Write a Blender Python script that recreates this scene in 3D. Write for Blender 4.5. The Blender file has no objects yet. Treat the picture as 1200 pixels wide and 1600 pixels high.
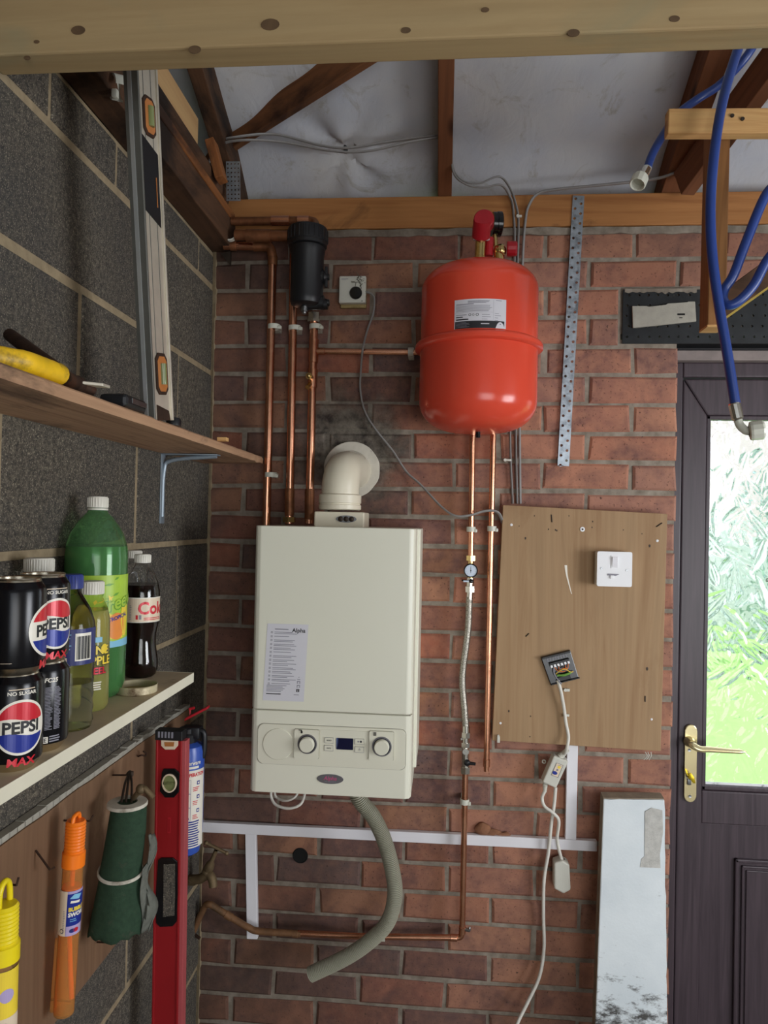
import bpy, bmesh, math, random
from mathutils import Vector, Matrix, noise
R = math.radians
PI = math.pi
random.seed(11)
SC = bpy.context.scene
COL = SC.collection

# ---------------------------------------------------------------- camera
F, YAW, PITCH, ROLL, D, H = 1150.0, .0809, .0126, .0202, 1.9334, 1.6
cy, sy, cp, sp = math.cos(YAW), math.sin(YAW), math.cos(PITCH), math.sin(PITCH)
FW = Vector((-sy*cp, cy*cp, sp))
r0 = Vector((cy, sy, 0)); u0 = r0.cross(FW)
RT = r0*math.cos(ROLL) + u0*math.sin(ROLL)
UP = u0*math.cos(ROLL) - r0*math.sin(ROLL)
EYE = Vector((0, -D, H))
cam = bpy.data.cameras.new('camera'); cam.sensor_width = 36; cam.lens = F/1600*36
cam.clip_start = .05
camo = bpy.data.objects.new('camera', cam); COL.objects.link(camo)
camo.matrix_world = Matrix(((RT.x, UP.x, -FW.x, EYE.x), (RT.y, UP.y, -FW.y, EYE.y),
                            (RT.z, UP.z, -FW.z, EYE.z), (0, 0, 0, 1)))
SC.camera = camo

# survey helpers: a sight line of the calibrated camera cut by a plane of the room
def ray(px, py): return FW + RT*((px-600)/F) - UP*((py-800)/F)
def W(px, py, y=0.0):
    d = ray(px, py); return EYE + d*((y-EYE.y)/d.y)
def LX(px, py, x):
    d = ray(px, py); return EYE + d*((x-EYE.x)/d.x)
def TZ(px, py, z):
    d = ray(px, py); return EYE + d*((z-EYE.z)/d.z)
def RP(px, py, p0, n):
    d = ray(px, py); n = Vector(n); return EYE + d*((Vector(p0)-EYE).dot(n)/d.dot(n))

# ---------------------------------------------------------------- light
w = bpy.data.worlds.new('sky'); SC.world = w; w.use_nodes = True
nt = w.node_tree; bgn = nt.nodes['Background']
sky = nt.nodes.new('ShaderNodeTexSky'); sky.sky_type = 'HOSEK_WILKIE'
sky.sun_direction = Vector((.5, -.6, .62)).normalized(); sky.turbidity = 6
mixs = nt.nodes.new('ShaderNodeMix'); mixs.data_type = 'RGBA'; mixs.inputs[0].default_value = .25
mixs.inputs[6].default_value = (.82, .90, 1.0, 1)
nt.links.new(sky.outputs[0], mixs.inputs[7]); nt.links.new(mixs.outputs[2], bgn.inputs[0])
bgn.inputs[1].default_value = 3.5

def area(name, loc, target, sx, sz, power, col):
    l = bpy.data.lights.new(name, 'AREA'); l.shape = 'RECTANGLE'; l.size = sx; l.size_y = sz
    l.energy = power; l.color = col
    o = bpy.data.objects.new(name, l); COL.objects.link(o); o.location = loc
    o.rotation_euler = (Vector(target)-Vector(loc)).to_track_quat('-Z', 'Y').to_euler()
    return o
# daylight through the open garage door behind and to the right of the camera
area('daylight_garage_door', (1.35, -4.35, 1.1), (.2, 0, 1.3), 1.8, 1.6, 30, (1.0, .97, .92))
# daylight through the side window in the right-hand wall
area('daylight_side_window', (2.36, -1.65, 1.35), (.1, -.1, 1.5), 1.0, 1.0, 46, (.95, .97, 1.0))
vs = SC.view_settings
vs.view_transform = 'Standard'; vs.look = 'None'; vs.gamma = 1; vs.use_curve_mapping = False
vs.exposure = -0.2

# ---------------------------------------------------------------- materials
def c(r, g, b):
    f = lambda v: (v/255/12.92 if v/255 <= .04045 else ((v/255+.055)/1.055)**2.4)
    return (f(r), f(g), f(b), 1)
class NT:
    def __init__(s, name):
        s.m = bpy.data.materials.new(name); s.m.use_nodes = True
        s.t = s.m.node_tree; s.n = s.t.nodes; s.b = s.n['Principled BSDF']
        s.tc = None
    def new(s, t, **k):
        n = s.n.new(t)
        for a, v in k.items(): setattr(n, a, v)
        return n
    def link(s, a, b): s.t.links.new(a, b)
    def coord(s, scale=(1, 1, 1), rot=(0, 0, 0)):
        if not s.tc: s.tc = s.new('ShaderNodeTexCoord')
        mp = s.new('ShaderNodeMapping'); mp.inputs['Scale'].default_value = scale
        mp.inputs['Rotation'].default_value = rot
        s.link(s.tc.outputs['Object'], mp.inputs[0]); return mp.outputs[0]
    def noise(s, vec, scale, detail=4, rough=.55, dist=0):
        n = s.new('ShaderNodeTexNoise'); n.inputs['Scale'].default_value = scale
        n.inputs['Detail'].default_value = detail; n.inputs['Roughness'].default_value = rough
        n.inputs['Distortion'].default_value = dist
        s.link(vec, n.inputs[0]); return n.outputs[0]
    def ramp(s, fac, stops):
        r = s.new('ShaderNodeValToRGB'); e = r.color_ramp.elements
        while len(e) < len(stops): e.new(.5)
        for el, (p, col) in zip(e, stops): el.position = p; el.color = col
        s.link(fac, r.inputs[0]); return r.outputs[0]
    def mix(s, fac, a, b, mode='MIX'):
        m = s.new('ShaderNodeMix'); m.data_type = 'RGBA'; m.blend_type = mode
        for i, v in ((0, fac), (6, a), (7, b)):
            if hasattr(v, 'links'): s.link(v, m.inputs[i])
            else: m.inputs[i].default_value = v
        return m.outputs[2]
    def bump(s, h, strength=.3, dist=.002):
        bn = s.new('ShaderNodeBump'); bn.inputs['Strength'].default_value = strength
        bn.inputs['Distance'].default_value = dist
        s.link(h, bn.inputs['Height']); s.link(bn.outputs[0], s.b.inputs['Normal'])
    def setc(s, col):
        if hasattr(col, 'links'): s.link(col, s.b.inputs['Base Color'])
        else: s.b.inputs['Base Color'].default_value = col
    def pr(s, rough=None, metal=None, spec=None, **k):
        if rough is not None: s.b.inputs['Roughness'].default_value = rough
        if metal is not None: s.b.inputs['Metallic'].default_value = metal
        if spec is not None: s.b.inputs['Specular IOR Level'].default_value = spec
        for a, v in k.items(): s.b.inputs[a.replace('_', ' ')].default_value = v
        return s.m
BW = ((.0, (0, 0, 0, 1)), (1., (1, 1, 1, 1)))
def plain(name, col, rough=.5, metal=0, var=.12, scale=25, bump=0, spec=.5, dirt=None, dirt_at=.62, **k):
    n = NT(name); v = n.coord()
    f = n.noise(v, scale, 5)
    d = tuple(x*(1-var) for x in col[:3])+(1,); e = tuple(min(1, x*(1+var)) for x in col[:3])+(1,)
    o = n.ramp(f, ((.3, d), (.7, e)))
    if dirt:
        g = n.ramp(n.noise(v, scale*.35, 6, .65), ((dirt_at-.06, (0, 0, 0, 1)), (dirt_at+.06, (1, 1, 1, 1))))
        o = n.mix(g, o, dirt)
    n.setc(o)
    if bump: n.bump(n.noise(v, scale*6, 4), bump, .001)
    return n.pr(rough, metal, spec, **k)
def wood(name, c1, c2, rough=.7, scale=1.0, axis=0, knots=None, stain=None, stain_at=.6, bump=.25, dist=2.2):
    n = NT(name)
    sc = [14*scale]*3; sc[axis] = .8*scale
    v = n.coord(tuple(sc))
    a = n.noise(v, 1.0, 6, .6, dist)
    sc2 = [90*scale]*3; sc2[axis] = 2.5*scale
    b = n.noise(n.coord(tuple(sc2)), 1.0, 3)
    col = n.ramp(a, ((.32, c2), (.5, c1), (.68, tuple(x*.82 for x in c1[:3])+(1,))))
    col = n.mix(.35, col, n.ramp(b, ((.3, c2), (.65, c1))))
    if knots:
        sk = [11*scale]*3; sk[axis] = 4.2*scale
        vo = n.new('ShaderNodeTexVoronoi'); vo.inputs['Scale'].default_value = 1
        n.link(n.coord(tuple(sk)), vo.inputs[0])
        kk = n.ramp(vo.outputs[0], ((.07, (1, 1, 1, 1)), (.17, (0, 0, 0, 1))))
        col = n.mix(kk, col, knots)
    if stain:
        vs_ = [5*scale]*3; vs_[axis] = 2.0*scale
        g = n.ramp(n.noise(n.coord(tuple(vs_)), 1.0, 6, .65, .6), ((stain_at-.07, (0, 0, 0, 1)), (stain_at+.07, (1, 1, 1, 1))))
        col = n.mix(g, col, stain)
    n.setc(col); n.bump(b, bump, .0015)
    return n.pr(rough, 0, .3)
def clear(name, col, rough=.03, ior=1.45, trans=1.0):
    n = NT(name); n.setc(col)
    return n.pr(rough, 0, .5, Transmission_Weight=trans, IOR=ior)

M = {}
def grime_and_shade(n, v, col, amt=1.0):
    # old dirt plus painted shade at the blockwork end, dirt low down, painted shade at the top, grey cement smear round the flue
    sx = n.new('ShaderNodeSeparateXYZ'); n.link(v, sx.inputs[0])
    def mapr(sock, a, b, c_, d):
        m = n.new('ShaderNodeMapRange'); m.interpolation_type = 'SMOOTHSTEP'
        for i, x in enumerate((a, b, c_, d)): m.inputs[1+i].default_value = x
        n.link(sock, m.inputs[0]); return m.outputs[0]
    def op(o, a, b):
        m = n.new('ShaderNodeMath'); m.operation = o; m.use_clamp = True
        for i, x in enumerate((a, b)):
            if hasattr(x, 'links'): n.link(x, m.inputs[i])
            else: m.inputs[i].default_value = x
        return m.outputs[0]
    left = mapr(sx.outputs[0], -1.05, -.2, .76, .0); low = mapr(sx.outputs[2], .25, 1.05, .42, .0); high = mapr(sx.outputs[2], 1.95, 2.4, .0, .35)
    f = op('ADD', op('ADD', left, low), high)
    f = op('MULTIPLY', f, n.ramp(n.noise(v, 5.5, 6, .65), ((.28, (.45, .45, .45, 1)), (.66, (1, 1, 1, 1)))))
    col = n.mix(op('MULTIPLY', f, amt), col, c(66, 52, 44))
    vm = n.new('ShaderNodeVectorMath'); vm.operation = 'DISTANCE'; n.link(v, vm.inputs[0]); vm.inputs[1].default_value = (FLUE.x-.3-.005, 0, FLUE.z+.055)
    d = n.new('ShaderNodeMath'); d.operation = 'ADD'; n.link(vm.outputs[1], d.inputs[0])
    k = n.new('ShaderNodeMath'); k.operation = 'MULTIPLY'; k.inputs[1].default_value = .16; n.link(n.noise(v, 14, 5, .6), k.inputs[0]); n.link(k.outputs[0], d.inputs[1])
    return n.mix(n.ramp(d.outputs[0], ((.17, (.92, .92, .92, 1)), (.25, (0, 0, 0, 1)))), col, n.mix(n.ramp(n.noise(v, 22, 7, .7), ((.35, (0, 0, 0, 1)), (.68, (1, 1, 1, 1)))), c(38, 36, 34), c(128, 120, 108)))
FLUE = W(552, 730, 0)
def mortar_mat():
    n = NT('wall_mortar'); v = n.coord(); f = n.noise(v, 34, 5)
    n.setc(grime_and_shade(n, v, n.ramp(f, ((.3, c(116, 106, 94)), (.7, c(162, 152, 138)))), .5)); n.bump(n.noise(v, 180, 4), .6, .001); return n.pr(.95, 0, .2)
def brick_mat():
    n = NT('brick_face'); at = n.new('ShaderNodeAttribute'); at.attribute_name = 'bcol'
    v = n.coord()
    big = n.noise(v, 9, 5, .6, .5); fine = n.noise(v, 160, 4, .7); mid = n.noise(v, 45, 4, .6)
    col = n.mix(n.ramp(big, ((.42, (0, 0, 0, 1)), (.64, (.8, .8, .8, 1)))), at.outputs[0], c(104, 76, 74))
    col = n.mix(n.ramp(mid, ((.35, (.0, .0, .0, 1)), (.75, (.5, .5, .5, 1)))), col, n.mix(.6, at.outputs[0], c(196, 142, 112)))
    pits = n.ramp(fine, ((.30, (1, 1, 1, 1)), (.40, (0, 0, 0, 1))))
    col = n.mix(pits, col, c(60, 42, 38))
    # white efflorescence splashes
    sp_ = n.ramp(n.noise(v, 26, 7, .75, .8), ((.73, (0, 0, 0, 1)), (.79, (.55, .55, .55, 1))))
    col = n.mix(sp_, col, c(200, 190, 180))
    col = grime_and_shade(n, v, col)
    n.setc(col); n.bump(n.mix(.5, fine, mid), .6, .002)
    return n.pr(.9, 0, .25)
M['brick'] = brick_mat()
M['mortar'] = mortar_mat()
def block_mat():
    n = NT('block_face'); v = n.coord()
    fine = n.noise(v, 420, 2, .6); mid = n.noise(v, 115, 5, .75); big = n.noise(v, 3.2, 5, .6)
    col = n.ramp(mid, ((.30, c(50, 48, 45)), (.5, c(86, 80, 72)), (.72, c(132, 123, 106))))
    col = n.mix(n.ramp(big, ((.35, (0, 0, 0, 1)), (.65, (.55, .55, .55, 1)))), col, c(62, 62, 64))
    col = n.mix(n.ramp(fine, ((.58, (0, 0, 0, 1)), (.70, (.85, .85, .85, 1)))), col, c(170, 160, 140))
    col = n.mix(n.ramp(fine, ((.27, (1, 1, 1, 1)), (.37, (0, 0, 0, 1)))), col, c(30, 29, 28))
    n.setc(col); n.bump(n.mix(.5, mid, fine), .8, .004)
    return n.pr(.95, 0, .2)
M['block'] = block_mat()
M['blockmortar'] = plain('block_mortar', c(150, 134, 108), .95, 0, .2, 40, .6, .2)
def felt_mat():
    n = NT('roofing_felt'); v = n.coord()
    col = n.ramp(n.noise(v, 5, 5), ((.3, c(186, 190, 200)), (.7, c(206, 205, 204))))
    d = n.ramp(n.noise(v, 9, 8, .75, 1.2), ((.56, (0, 0, 0, 1)), (.72, (.75, .75, .75, 1))))
    col = n.mix(d, col, c(150, 142, 122)); n.setc(col)
    cr = n.noise(n.coord((1, .4, 1)), 20, 5, .6, 1.0); n.bump(cr, .35, .006)
    return n.pr(.55, 0, .4)
M['felt'] = felt_mat()
M['knot'] = plain('wood_knot', c(92, 70, 46), .8, 0, .2, 60)
M['concrete'] = plain('concrete_floor', c(120, 116, 108), .9, 0, .15, 8, .4)
M['render'] = plain('painted_wall', c(150, 144, 132), .9, 0, .1, 6)
M['pine'] = wood('pine_beam', c(172, 148, 108), c(150, 124, 86), .75, .8, stain=c(150, 138, 106), stain_at=.62)
M['pine_new'] = wood('pine_batten', c(214, 170, 112), c(184, 132, 78), .7, 1.3, knots=c(120, 78, 44))
M['plate'] = wood('wall_plate_wood', c(176, 122, 72), c(140, 88, 48), .75, .9, knots=c(84, 50, 28), stain=c(36, 26, 20), stain_at=.66)
M['rafter'] = wood('rafter_wood', c(122, 76, 48), c(92, 56, 36), .75, 1, knots=c(56, 30, 18))
M['brace'] = wood('brace_wood', c(128, 84, 52), c(84, 52, 32), .75, .8, stain=c(50, 30, 22), stain_at=.58)
M['darkwood'] = wood('dark_timber', c(92, 64, 44), c(58, 40, 28), .8, 1, stain=c(34, 24, 18), stain_at=.56)
M['orangewood'] = wood('edge_timber', c(146, 92, 50), c(98, 58, 32), .75, 1, stain=c(52, 34, 24), stain_at=.56)
M['tanply'] = wood('pale_board', c(196, 160, 112), c(180, 142, 98), .8, .6)
M['studwood'] = wood('stud_wood', c(150, 104, 60), c(116, 76, 42), .75, 1.2)
M['greenwood'] = wood('treated_timber', c(176, 150, 70), c(150, 122, 52), .75, 1.2)
M['shelfwood'] = wood('shelf_plank', c(168, 126, 94), c(130, 92, 66), .75, 1.1, stain=c(70, 54, 44), stain_at=.66)
M['ply'] = wood('plywood_board', c(168, 138, 104), c(146, 114, 82), .7, 1.0, axis=2, stain=c(146, 114, 82), stain_at=.62, bump=.12)
M['hookboard'] = wood('hook_board', c(126, 96, 72), c(102, 76, 56), .8, .9, axis=2, stain=c(160, 132, 104), stain_at=.7)
M['melamine'] = plain('white_melamine', c(226, 220, 198), .4, 0, .05, 12, 0, .5, c(150, 132, 104), .66)
M['melaminetop'] = plain('dusty_melamine', c(196, 178, 148), .6, 0, .1, 14, 0, .4, c(120, 98, 72), .64)
def copper_mat():
    n = NT('copper'); v = n.coord()
    col = n.ramp(n.noise(v, 28, 5, .6), ((.3, c(206, 142, 110)), (.7, c(230, 172, 140))))
    n.setc(col); return n.pr(.27, 1, .5)
M['copper'] = copper_mat()
M['oldcopper'] = plain('tarnished_copper', c(140, 92, 62), .5, .7, .3, 40, .2, .5, c(92, 96, 78), .66)
M['paintpipe'] = plain('weathered_pipe', c(120, 86, 58), .65, .3, .25, 40, .3, .4, c(80, 64, 46), .6)
M['brass'] = plain('brass', c(214, 186, 124), .25, 1, .1, 30)
M['goldbrass'] = plain('polished_brass', c(238, 222, 172), .24, .75, .06, 20)
M['oldbrass'] = plain('dull_brass', c(116, 98, 72), .62, .6, .25, 50, .3)
M['nickel'] = plain('nickel', c(206, 202, 192), .22, 1, .06, 30)
M['steel'] = plain('steel', c(150, 152, 154), .35, 1, .15, 30)
M['braid'] = None
def braid_mat():
    n = NT('steel_braid'); 
    v = n.coord((1, 1, 1))
    wv = n.new('ShaderNodeTexVoronoi'); wv.inputs['Scale'].default_value = 420; n.link(v, wv.inputs[0])
    n.setc(n.ramp(wv.outputs[0], ((.1, c(205, 200, 188)), (.8, c(120, 116, 106))))); n.bump(wv.outputs[0], .5, .001)
    return n.pr(.36, .9, .5)
M['braid'] = braid_mat()
M['galv'] = plain('galvanised_steel', c(168, 176, 184), .42, .85, .25, 60, 0, .5, c(120, 126, 132), .58)
M['lintel'] = plain('black_lintel_steel', c(40, 42, 44), .45, .4, .3, 30, .1, .5, c(110, 100, 88), .7)
M['rust'] = plain('rusty_steel', c(62, 44, 34), .75, .5, .3, 60, .4, .4, c(96, 58, 36), .62)
M['iron'] = plain('dark_steel', c(66, 56, 48), .5, .6, .3, 50, .3)
M['cream'] = plain('cream_enamel', c(226, 224, 206), .32, 0, .012, 3, 0, .5)
M['creamplastic'] = plain('cream_plastic', c(222, 219, 200), .38, 0, .02, 6)
M['creamdark'] = plain('cream_seam_shadow', c(150, 146, 130), .6, 0, .05)
M['flueplastic'] = plain('flue_plastic', c(222, 214, 192), .38, 0, .03, 8, 0, .5)
M['white'] = plain('white_plastic', c(234, 234, 236), .35, 0, .02, 6)
M['offwhite'] = plain('dusty_white_plastic', c(206, 204, 192), .45, 0, .05, 20, 0, .5, c(160, 152, 132), .66)
M['trunk'] = plain('trunking_plastic', c(230, 228, 232), .4, 0, .03, 9, 0, .5, c(190, 176, 160), .72)
M['milky'] = plain('milky_nylon', c(204, 204, 190), .35, 0, .03, 20)
M['flexw'] = plain('white_flex', c(218, 214, 204), .4, 0, .06, 30, 0, .5, c(168, 160, 144), .66)
M['greycable'] = plain('grey_cable', c(140, 138, 136), .5, 0, .08, 20)
M['greyhose'] = plain('grey_corrugated_plastic', c(158, 156, 138), .5, 0, .05, 20)
M['black'] = plain('black_plastic', c(22, 23, 26), .42, 0, .1, 20)
M['blackgloss'] = plain('gloss_black', c(14, 14, 17), .2, 0, .1, 20)
M['red'] = plain('red_enamel', c(222, 76, 54), .2, 0, .03, 4, 0, .5)
M['redbrassy'] = plain('red_cap', c(176, 28, 40), .4, 0, .1, 30)
M['levelred'] = plain('red_aluminium', c(158, 28, 34), .38, .25, .08, 12)
M['level_highlight'] = plain('red_aluminium_highlight', c(196, 92, 96), .35, .3, .08, 12)
M['levelsilver'] = plain('worn_aluminium', c(198, 190, 174), .42, .55, .12, 20, 0, .5, c(142, 126, 104), .66)
M['leveldark'] = plain('grubby_aluminium', c(112, 112, 106), .45, .5, .12, 20)
M['level_shine'] = plain('aluminium_shine', c(208, 212, 212), .3, .7, .06, 20)
M['vialamber'] = plain('amber_vial', c(176, 112, 62), .25, 0, .1, 20)
M['vialgreen'] = plain('green_vial', c(120, 128, 84), .15, 0, .1, 20)
M['hoseblue'] = plain('blue_hose', c(34, 60, 128), .35, 0, .08, 20)
M['cement'] = plain('cement_board', c(164, 160, 148), .9, 0, .1, 40, .4)
def foam_mat():
    n = NT('polystyrene'); v = n.coord()
    sx = n.new('ShaderNodeSeparateXYZ'); n.link(v, sx.inputs[0])
    col = n.ramp(n.noise(v, 6, 4), ((.3, c(208, 216, 220)), (.7, c(228, 234, 236))))
    m = n.noise(n.coord((1, 1, 2.2)), 24, 8, .75)
    mr = n.new('ShaderNodeMapRange'); mr.inputs[1].default_value = .34; mr.inputs[2].default_value = .12
    mr.inputs[3].default_value = .0; mr.inputs[4].default_value = .30; n.link(sx.outputs[2], mr.inputs[0])
    ad = n.new('ShaderNodeMath'); ad.operation = 'ADD'; n.link(m, ad.inputs[0]); n.link(mr.outputs[0], ad.inputs[1])
    col = n.mix(n.ramp(ad.outputs[0], ((.66, (0, 0, 0, 1)), (.80, (.95, .95, .95, 1)))), col, c(58, 54, 50))
    n.setc(col); n.bump(n.noise(v, 180, 3), .25, .001); return n.pr(.75, 0, .3)
M['foam'] = foam_mat()
M['foamedge'] = plain('dirty_polystyrene', c(136, 122, 104), .9, 0, .2, 40, .4)
M['foamtorn'] = plain('torn_polystyrene', c(190, 188, 182), .9, 0, .15, 80, .8)
def door_mat():
    n = NT('rosewood_upvc'); v = n.coord((70, 70, 3))
    a = n.noise(v, 1.0, 4, .6, 1.0)
    n.setc(n.ramp(a, ((.3, c(54, 44, 50)), (.7, c(74, 62, 68))))); n.bump(a, .12, .0008)
    return n.pr(.36, 0, .5)
M['door'] = door_mat()
M['doordust'] = plain('dusty_frame', c(134, 122, 118), .8, 0, .15, 30)
M['doorgroove'] = plain('door_gasket', c(24, 20, 24), .6, 0, .1)
M['doorglass'] = clear('patterned_glass', (.97, .99, .98, 1), .02, 1.5)
M['grass'] = plain('lawn_grass', c(168, 214, 118), .9, 0, .1, 3, .3)
M['hedge'] = plain('hedge_leaves', c(150, 176, 164), .85, 0, .3, 14, .5)
M['shrub'] = plain('shrub_leaves', c(172, 194, 186), .85, 0, .3, 14, .5)
M['rosebrick'] = plain('far_brickwork', c(214, 196, 196), .9, 0, .1, 10)
M['paving'] = plain('pale_paving', c(224, 226, 224), .9, 0, .05, 10)
M['paper'] = plain('label_paper', c(212, 210, 216), .5, 0, .02, 8)
M['ink'] = plain('black_ink', c(26, 26, 30), .5, 0, .05)
M['greyink'] = plain('grey_ink', c(132, 130, 140), .5, 0, .05)
M['screen'] = None
def screen_mat():
    n = NT('boiler_screen'); v = n.coord()
    wv = n.new('ShaderNodeTexWave'); wv.inputs['Scale'].default_value = 5; wv.inputs['Distortion'].default_value = 3
    n.link(v, wv.inputs[0])
    n.setc(n.ramp(wv.outputs[0], ((.55, c(14, 18, 52)), (.95, c(120, 140, 190))))); return n.pr(.12, 0, .5)  # pale streaks painted as reflections on the dark screen
M['screen'] = screen_mat()
M['badge'] = plain('grey_badge', c(128, 126, 130), .3, .6, .05)
M['pinkink'] = plain('pink_ink', c(196, 90, 130), .4, 0, .05)
M['gaugeface'] = plain('gauge_face', c(196, 208, 224), .25, 0, .03)
M['green_pcb'] = plain('green_sleeve', c(110, 160, 70), .5, 0, .1)
M['wireorange'] = plain('orange_wire', c(214, 110, 40), .4, 0, .05)
M['wireyellow'] = plain('yellow_wire', c(226, 190, 70), .4, 0, .05)
M['cobweb'] = plain('dusty_cobweb', c(96, 92, 78), .9, 0, .2, 50)
# drinks
M['canblack'] = plain('can_black', c(16, 16, 20), .22, .35, .05)
M['alu'] = plain('can_aluminium', c(206, 196, 176), .25, 1, .06, 20)
M['p_red'] = plain('print_red', c(204, 34, 50), .3, .1, .03)
M['p_blue'] = plain('print_blue', c(28, 46, 140), .3, .1, .03)
M['p_white'] = plain('print_white', c(232, 226, 212), .35, 0, .03)
M['p_cream'] = plain('print_cream', c(226, 206, 180), .4, 0, .03)
M['p_lime'] = plain('print_lime', c(166, 200, 62), .4, 0, .1)
M['p_leaf'] = plain('print_leaf_green', c(104, 160, 50), .4, 0, .1)
M['p_yellow'] = plain('print_yellow', c(238, 208, 60), .4, 0, .05)
M['p_orange'] = plain('print_orange', c(232, 140, 60), .4, 0, .05)
M['p_sky'] = plain('print_sky_blue', c(130, 190, 220), .4, 0, .05)
M['p_navy'] = plain('print_navy', c(34, 42, 104), .4, 0, .05)
M['p_lilac'] = plain('print_lilac', c(176, 160, 200), .4, 0, .05)
M['greenpet'] = clear('green_bottle_plastic', c(140, 196, 140), .05, 1.08, .86); M['greenpet'].node_tree.nodes['Principled BSDF'].inputs['Coat Weight'].default_value = .5
M['clearpet'] = clear('clear_bottle_plastic', (.96, .97, .96, 1), .04, 1.09); M['clearpet'].node_tree.nodes['Principled BSDF'].inputs['Coat Weight'].default_value = .35
M['greenliq'] = plain('green_drink', c(92, 138, 84), .12, 0, .03, 4, spec=.6)
M['cola'] = plain('dark_cola', c(24, 12, 10), .08, 0, .05)
M['yellowliq'] = clear('yellow_drink', c(206, 200, 120), .1, 1.2, .6)
M['murkyliq'] = clear('murky_water', c(232, 230, 190), .06, 1.08, .93)
M['capwhite'] = plain('white_bottle_cap', c(220, 216, 204), .4, 0, .03)
M['capblue'] = plain('blue_bottle_cap', c(40, 56, 130), .4, 0, .05)
M['lidtin'] = plain('jar_lid', c(206, 194, 160), .4, .3, .08, 30, 0, .5, c(92, 66, 40), .62)
M['lidin'] = plain('jar_lid_inside', c(160, 140, 92), .5, .3, .15, 30, 0, .5, c(96, 70, 40), .56)
# hanging things
M['orange'] = plain('orange_plastic', c(250, 124, 20), .35, 0, .04)
M['orangetube'] = clear('orange_clear_tube', c(253, 200, 128), .08, 1.10, .84)
M['yellow'] = plain('yellow_plastic', c(238, 214, 20), .35, 0, .04)
M['yellowgrip'] = plain('yellow_grip', c(232, 186, 26), .5, 0, .15, 40, 0, .5, c(120, 96, 30), .62)
M['canvas'] = plain('green_canvas', c(46, 66, 50), .95, 0, .15, 120, .5, .2, c(66, 70, 58), .66)
M['canvasgrey'] = plain('dusty_canvas', c(104, 106, 98), .95, 0, .2, 70, .5, .2)
M['disc'] = plain('white_disc', c(196, 190, 176), .7, 0, .1, 30, 0, .4, c(110, 98, 80), .64)
M['extblue'] = plain('extinguisher_blue', c(52, 84, 172), .3, 0, .05)
M['bag'] = clear('clear_film', (.80, .79, .82, 1), .22, 1.12, .80); M['bag'].node_tree.nodes['Principled BSDF'].inputs['Coat Weight'].default_value = .6
M['bracket'] = plain('grey_bracket', c(150, 162, 172), .4, .5, .1, 20)
M['black_hole'] = plain('dark_hole', c(8, 7, 6), .9, 0, .05)
# ---------------------------------------------------------------- object helpers
def tag(o, label=None, cat=None, group=None, kind=None):
    if label: o['label'] = label
    if cat: o['category'] = cat
    if group: o['group'] = group
    if kind: o['kind'] = kind
    return o
def thing(name, loc, label, cat, group=None):
    o = bpy.data.objects.new(name, None); COL.objects.link(o)
    o.empty_display_size = .05; o.location = loc; o['wl'] = tuple(loc)
    return tag(o, label, cat, group)
def wl(o): return Vector(o['wl']) if 'wl' in o.keys() else Vector((0, 0, 0))
def frame(d, hint=Vector((0, 0, 1))):
    d = d.normalized()
    if abs(d.dot(hint)) > .97: hint = Vector((1, 0, 0))
    a = hint.cross(d).normalized(); b = d.cross(a).normalized()
    return a, b, d
def smooth_path(pts, n=8):
    pts = [Vector(p) for p in pts]
    if len(pts) < 3: return pts
    out = []
    P = [2*pts[0]-pts[1]] + pts + [2*pts[-1]-pts[-2]]
    for i in range(1, len(P)-2):
        p0, p1, p2, p3 = P[i-1:i+3]
        for k in range(n):
            t = k/n
            out.append(.5*((2*p1)+(p2-p0)*t+(2*p0-5*p1+4*p2-p3)*t*t+(3*p1-p0-3*p2+p3)*t**3))
    out.append(pts[-1]); return out
def resample(pts, step):
    out = [pts[0].copy()]; acc = 0
    for a, b in zip(pts, pts[1:]):
        L = (b-a).length
        while L > 1e-9 and acc+L >= step:
            t = (step-acc)/L; a = a.lerp(b, t); out.append(a.copy()); L = (b-a).length; acc = 0
        acc += L
    if (out[-1]-pts[-1]).length > step*.3: out.append(pts[-1].copy())
    return out
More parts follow.
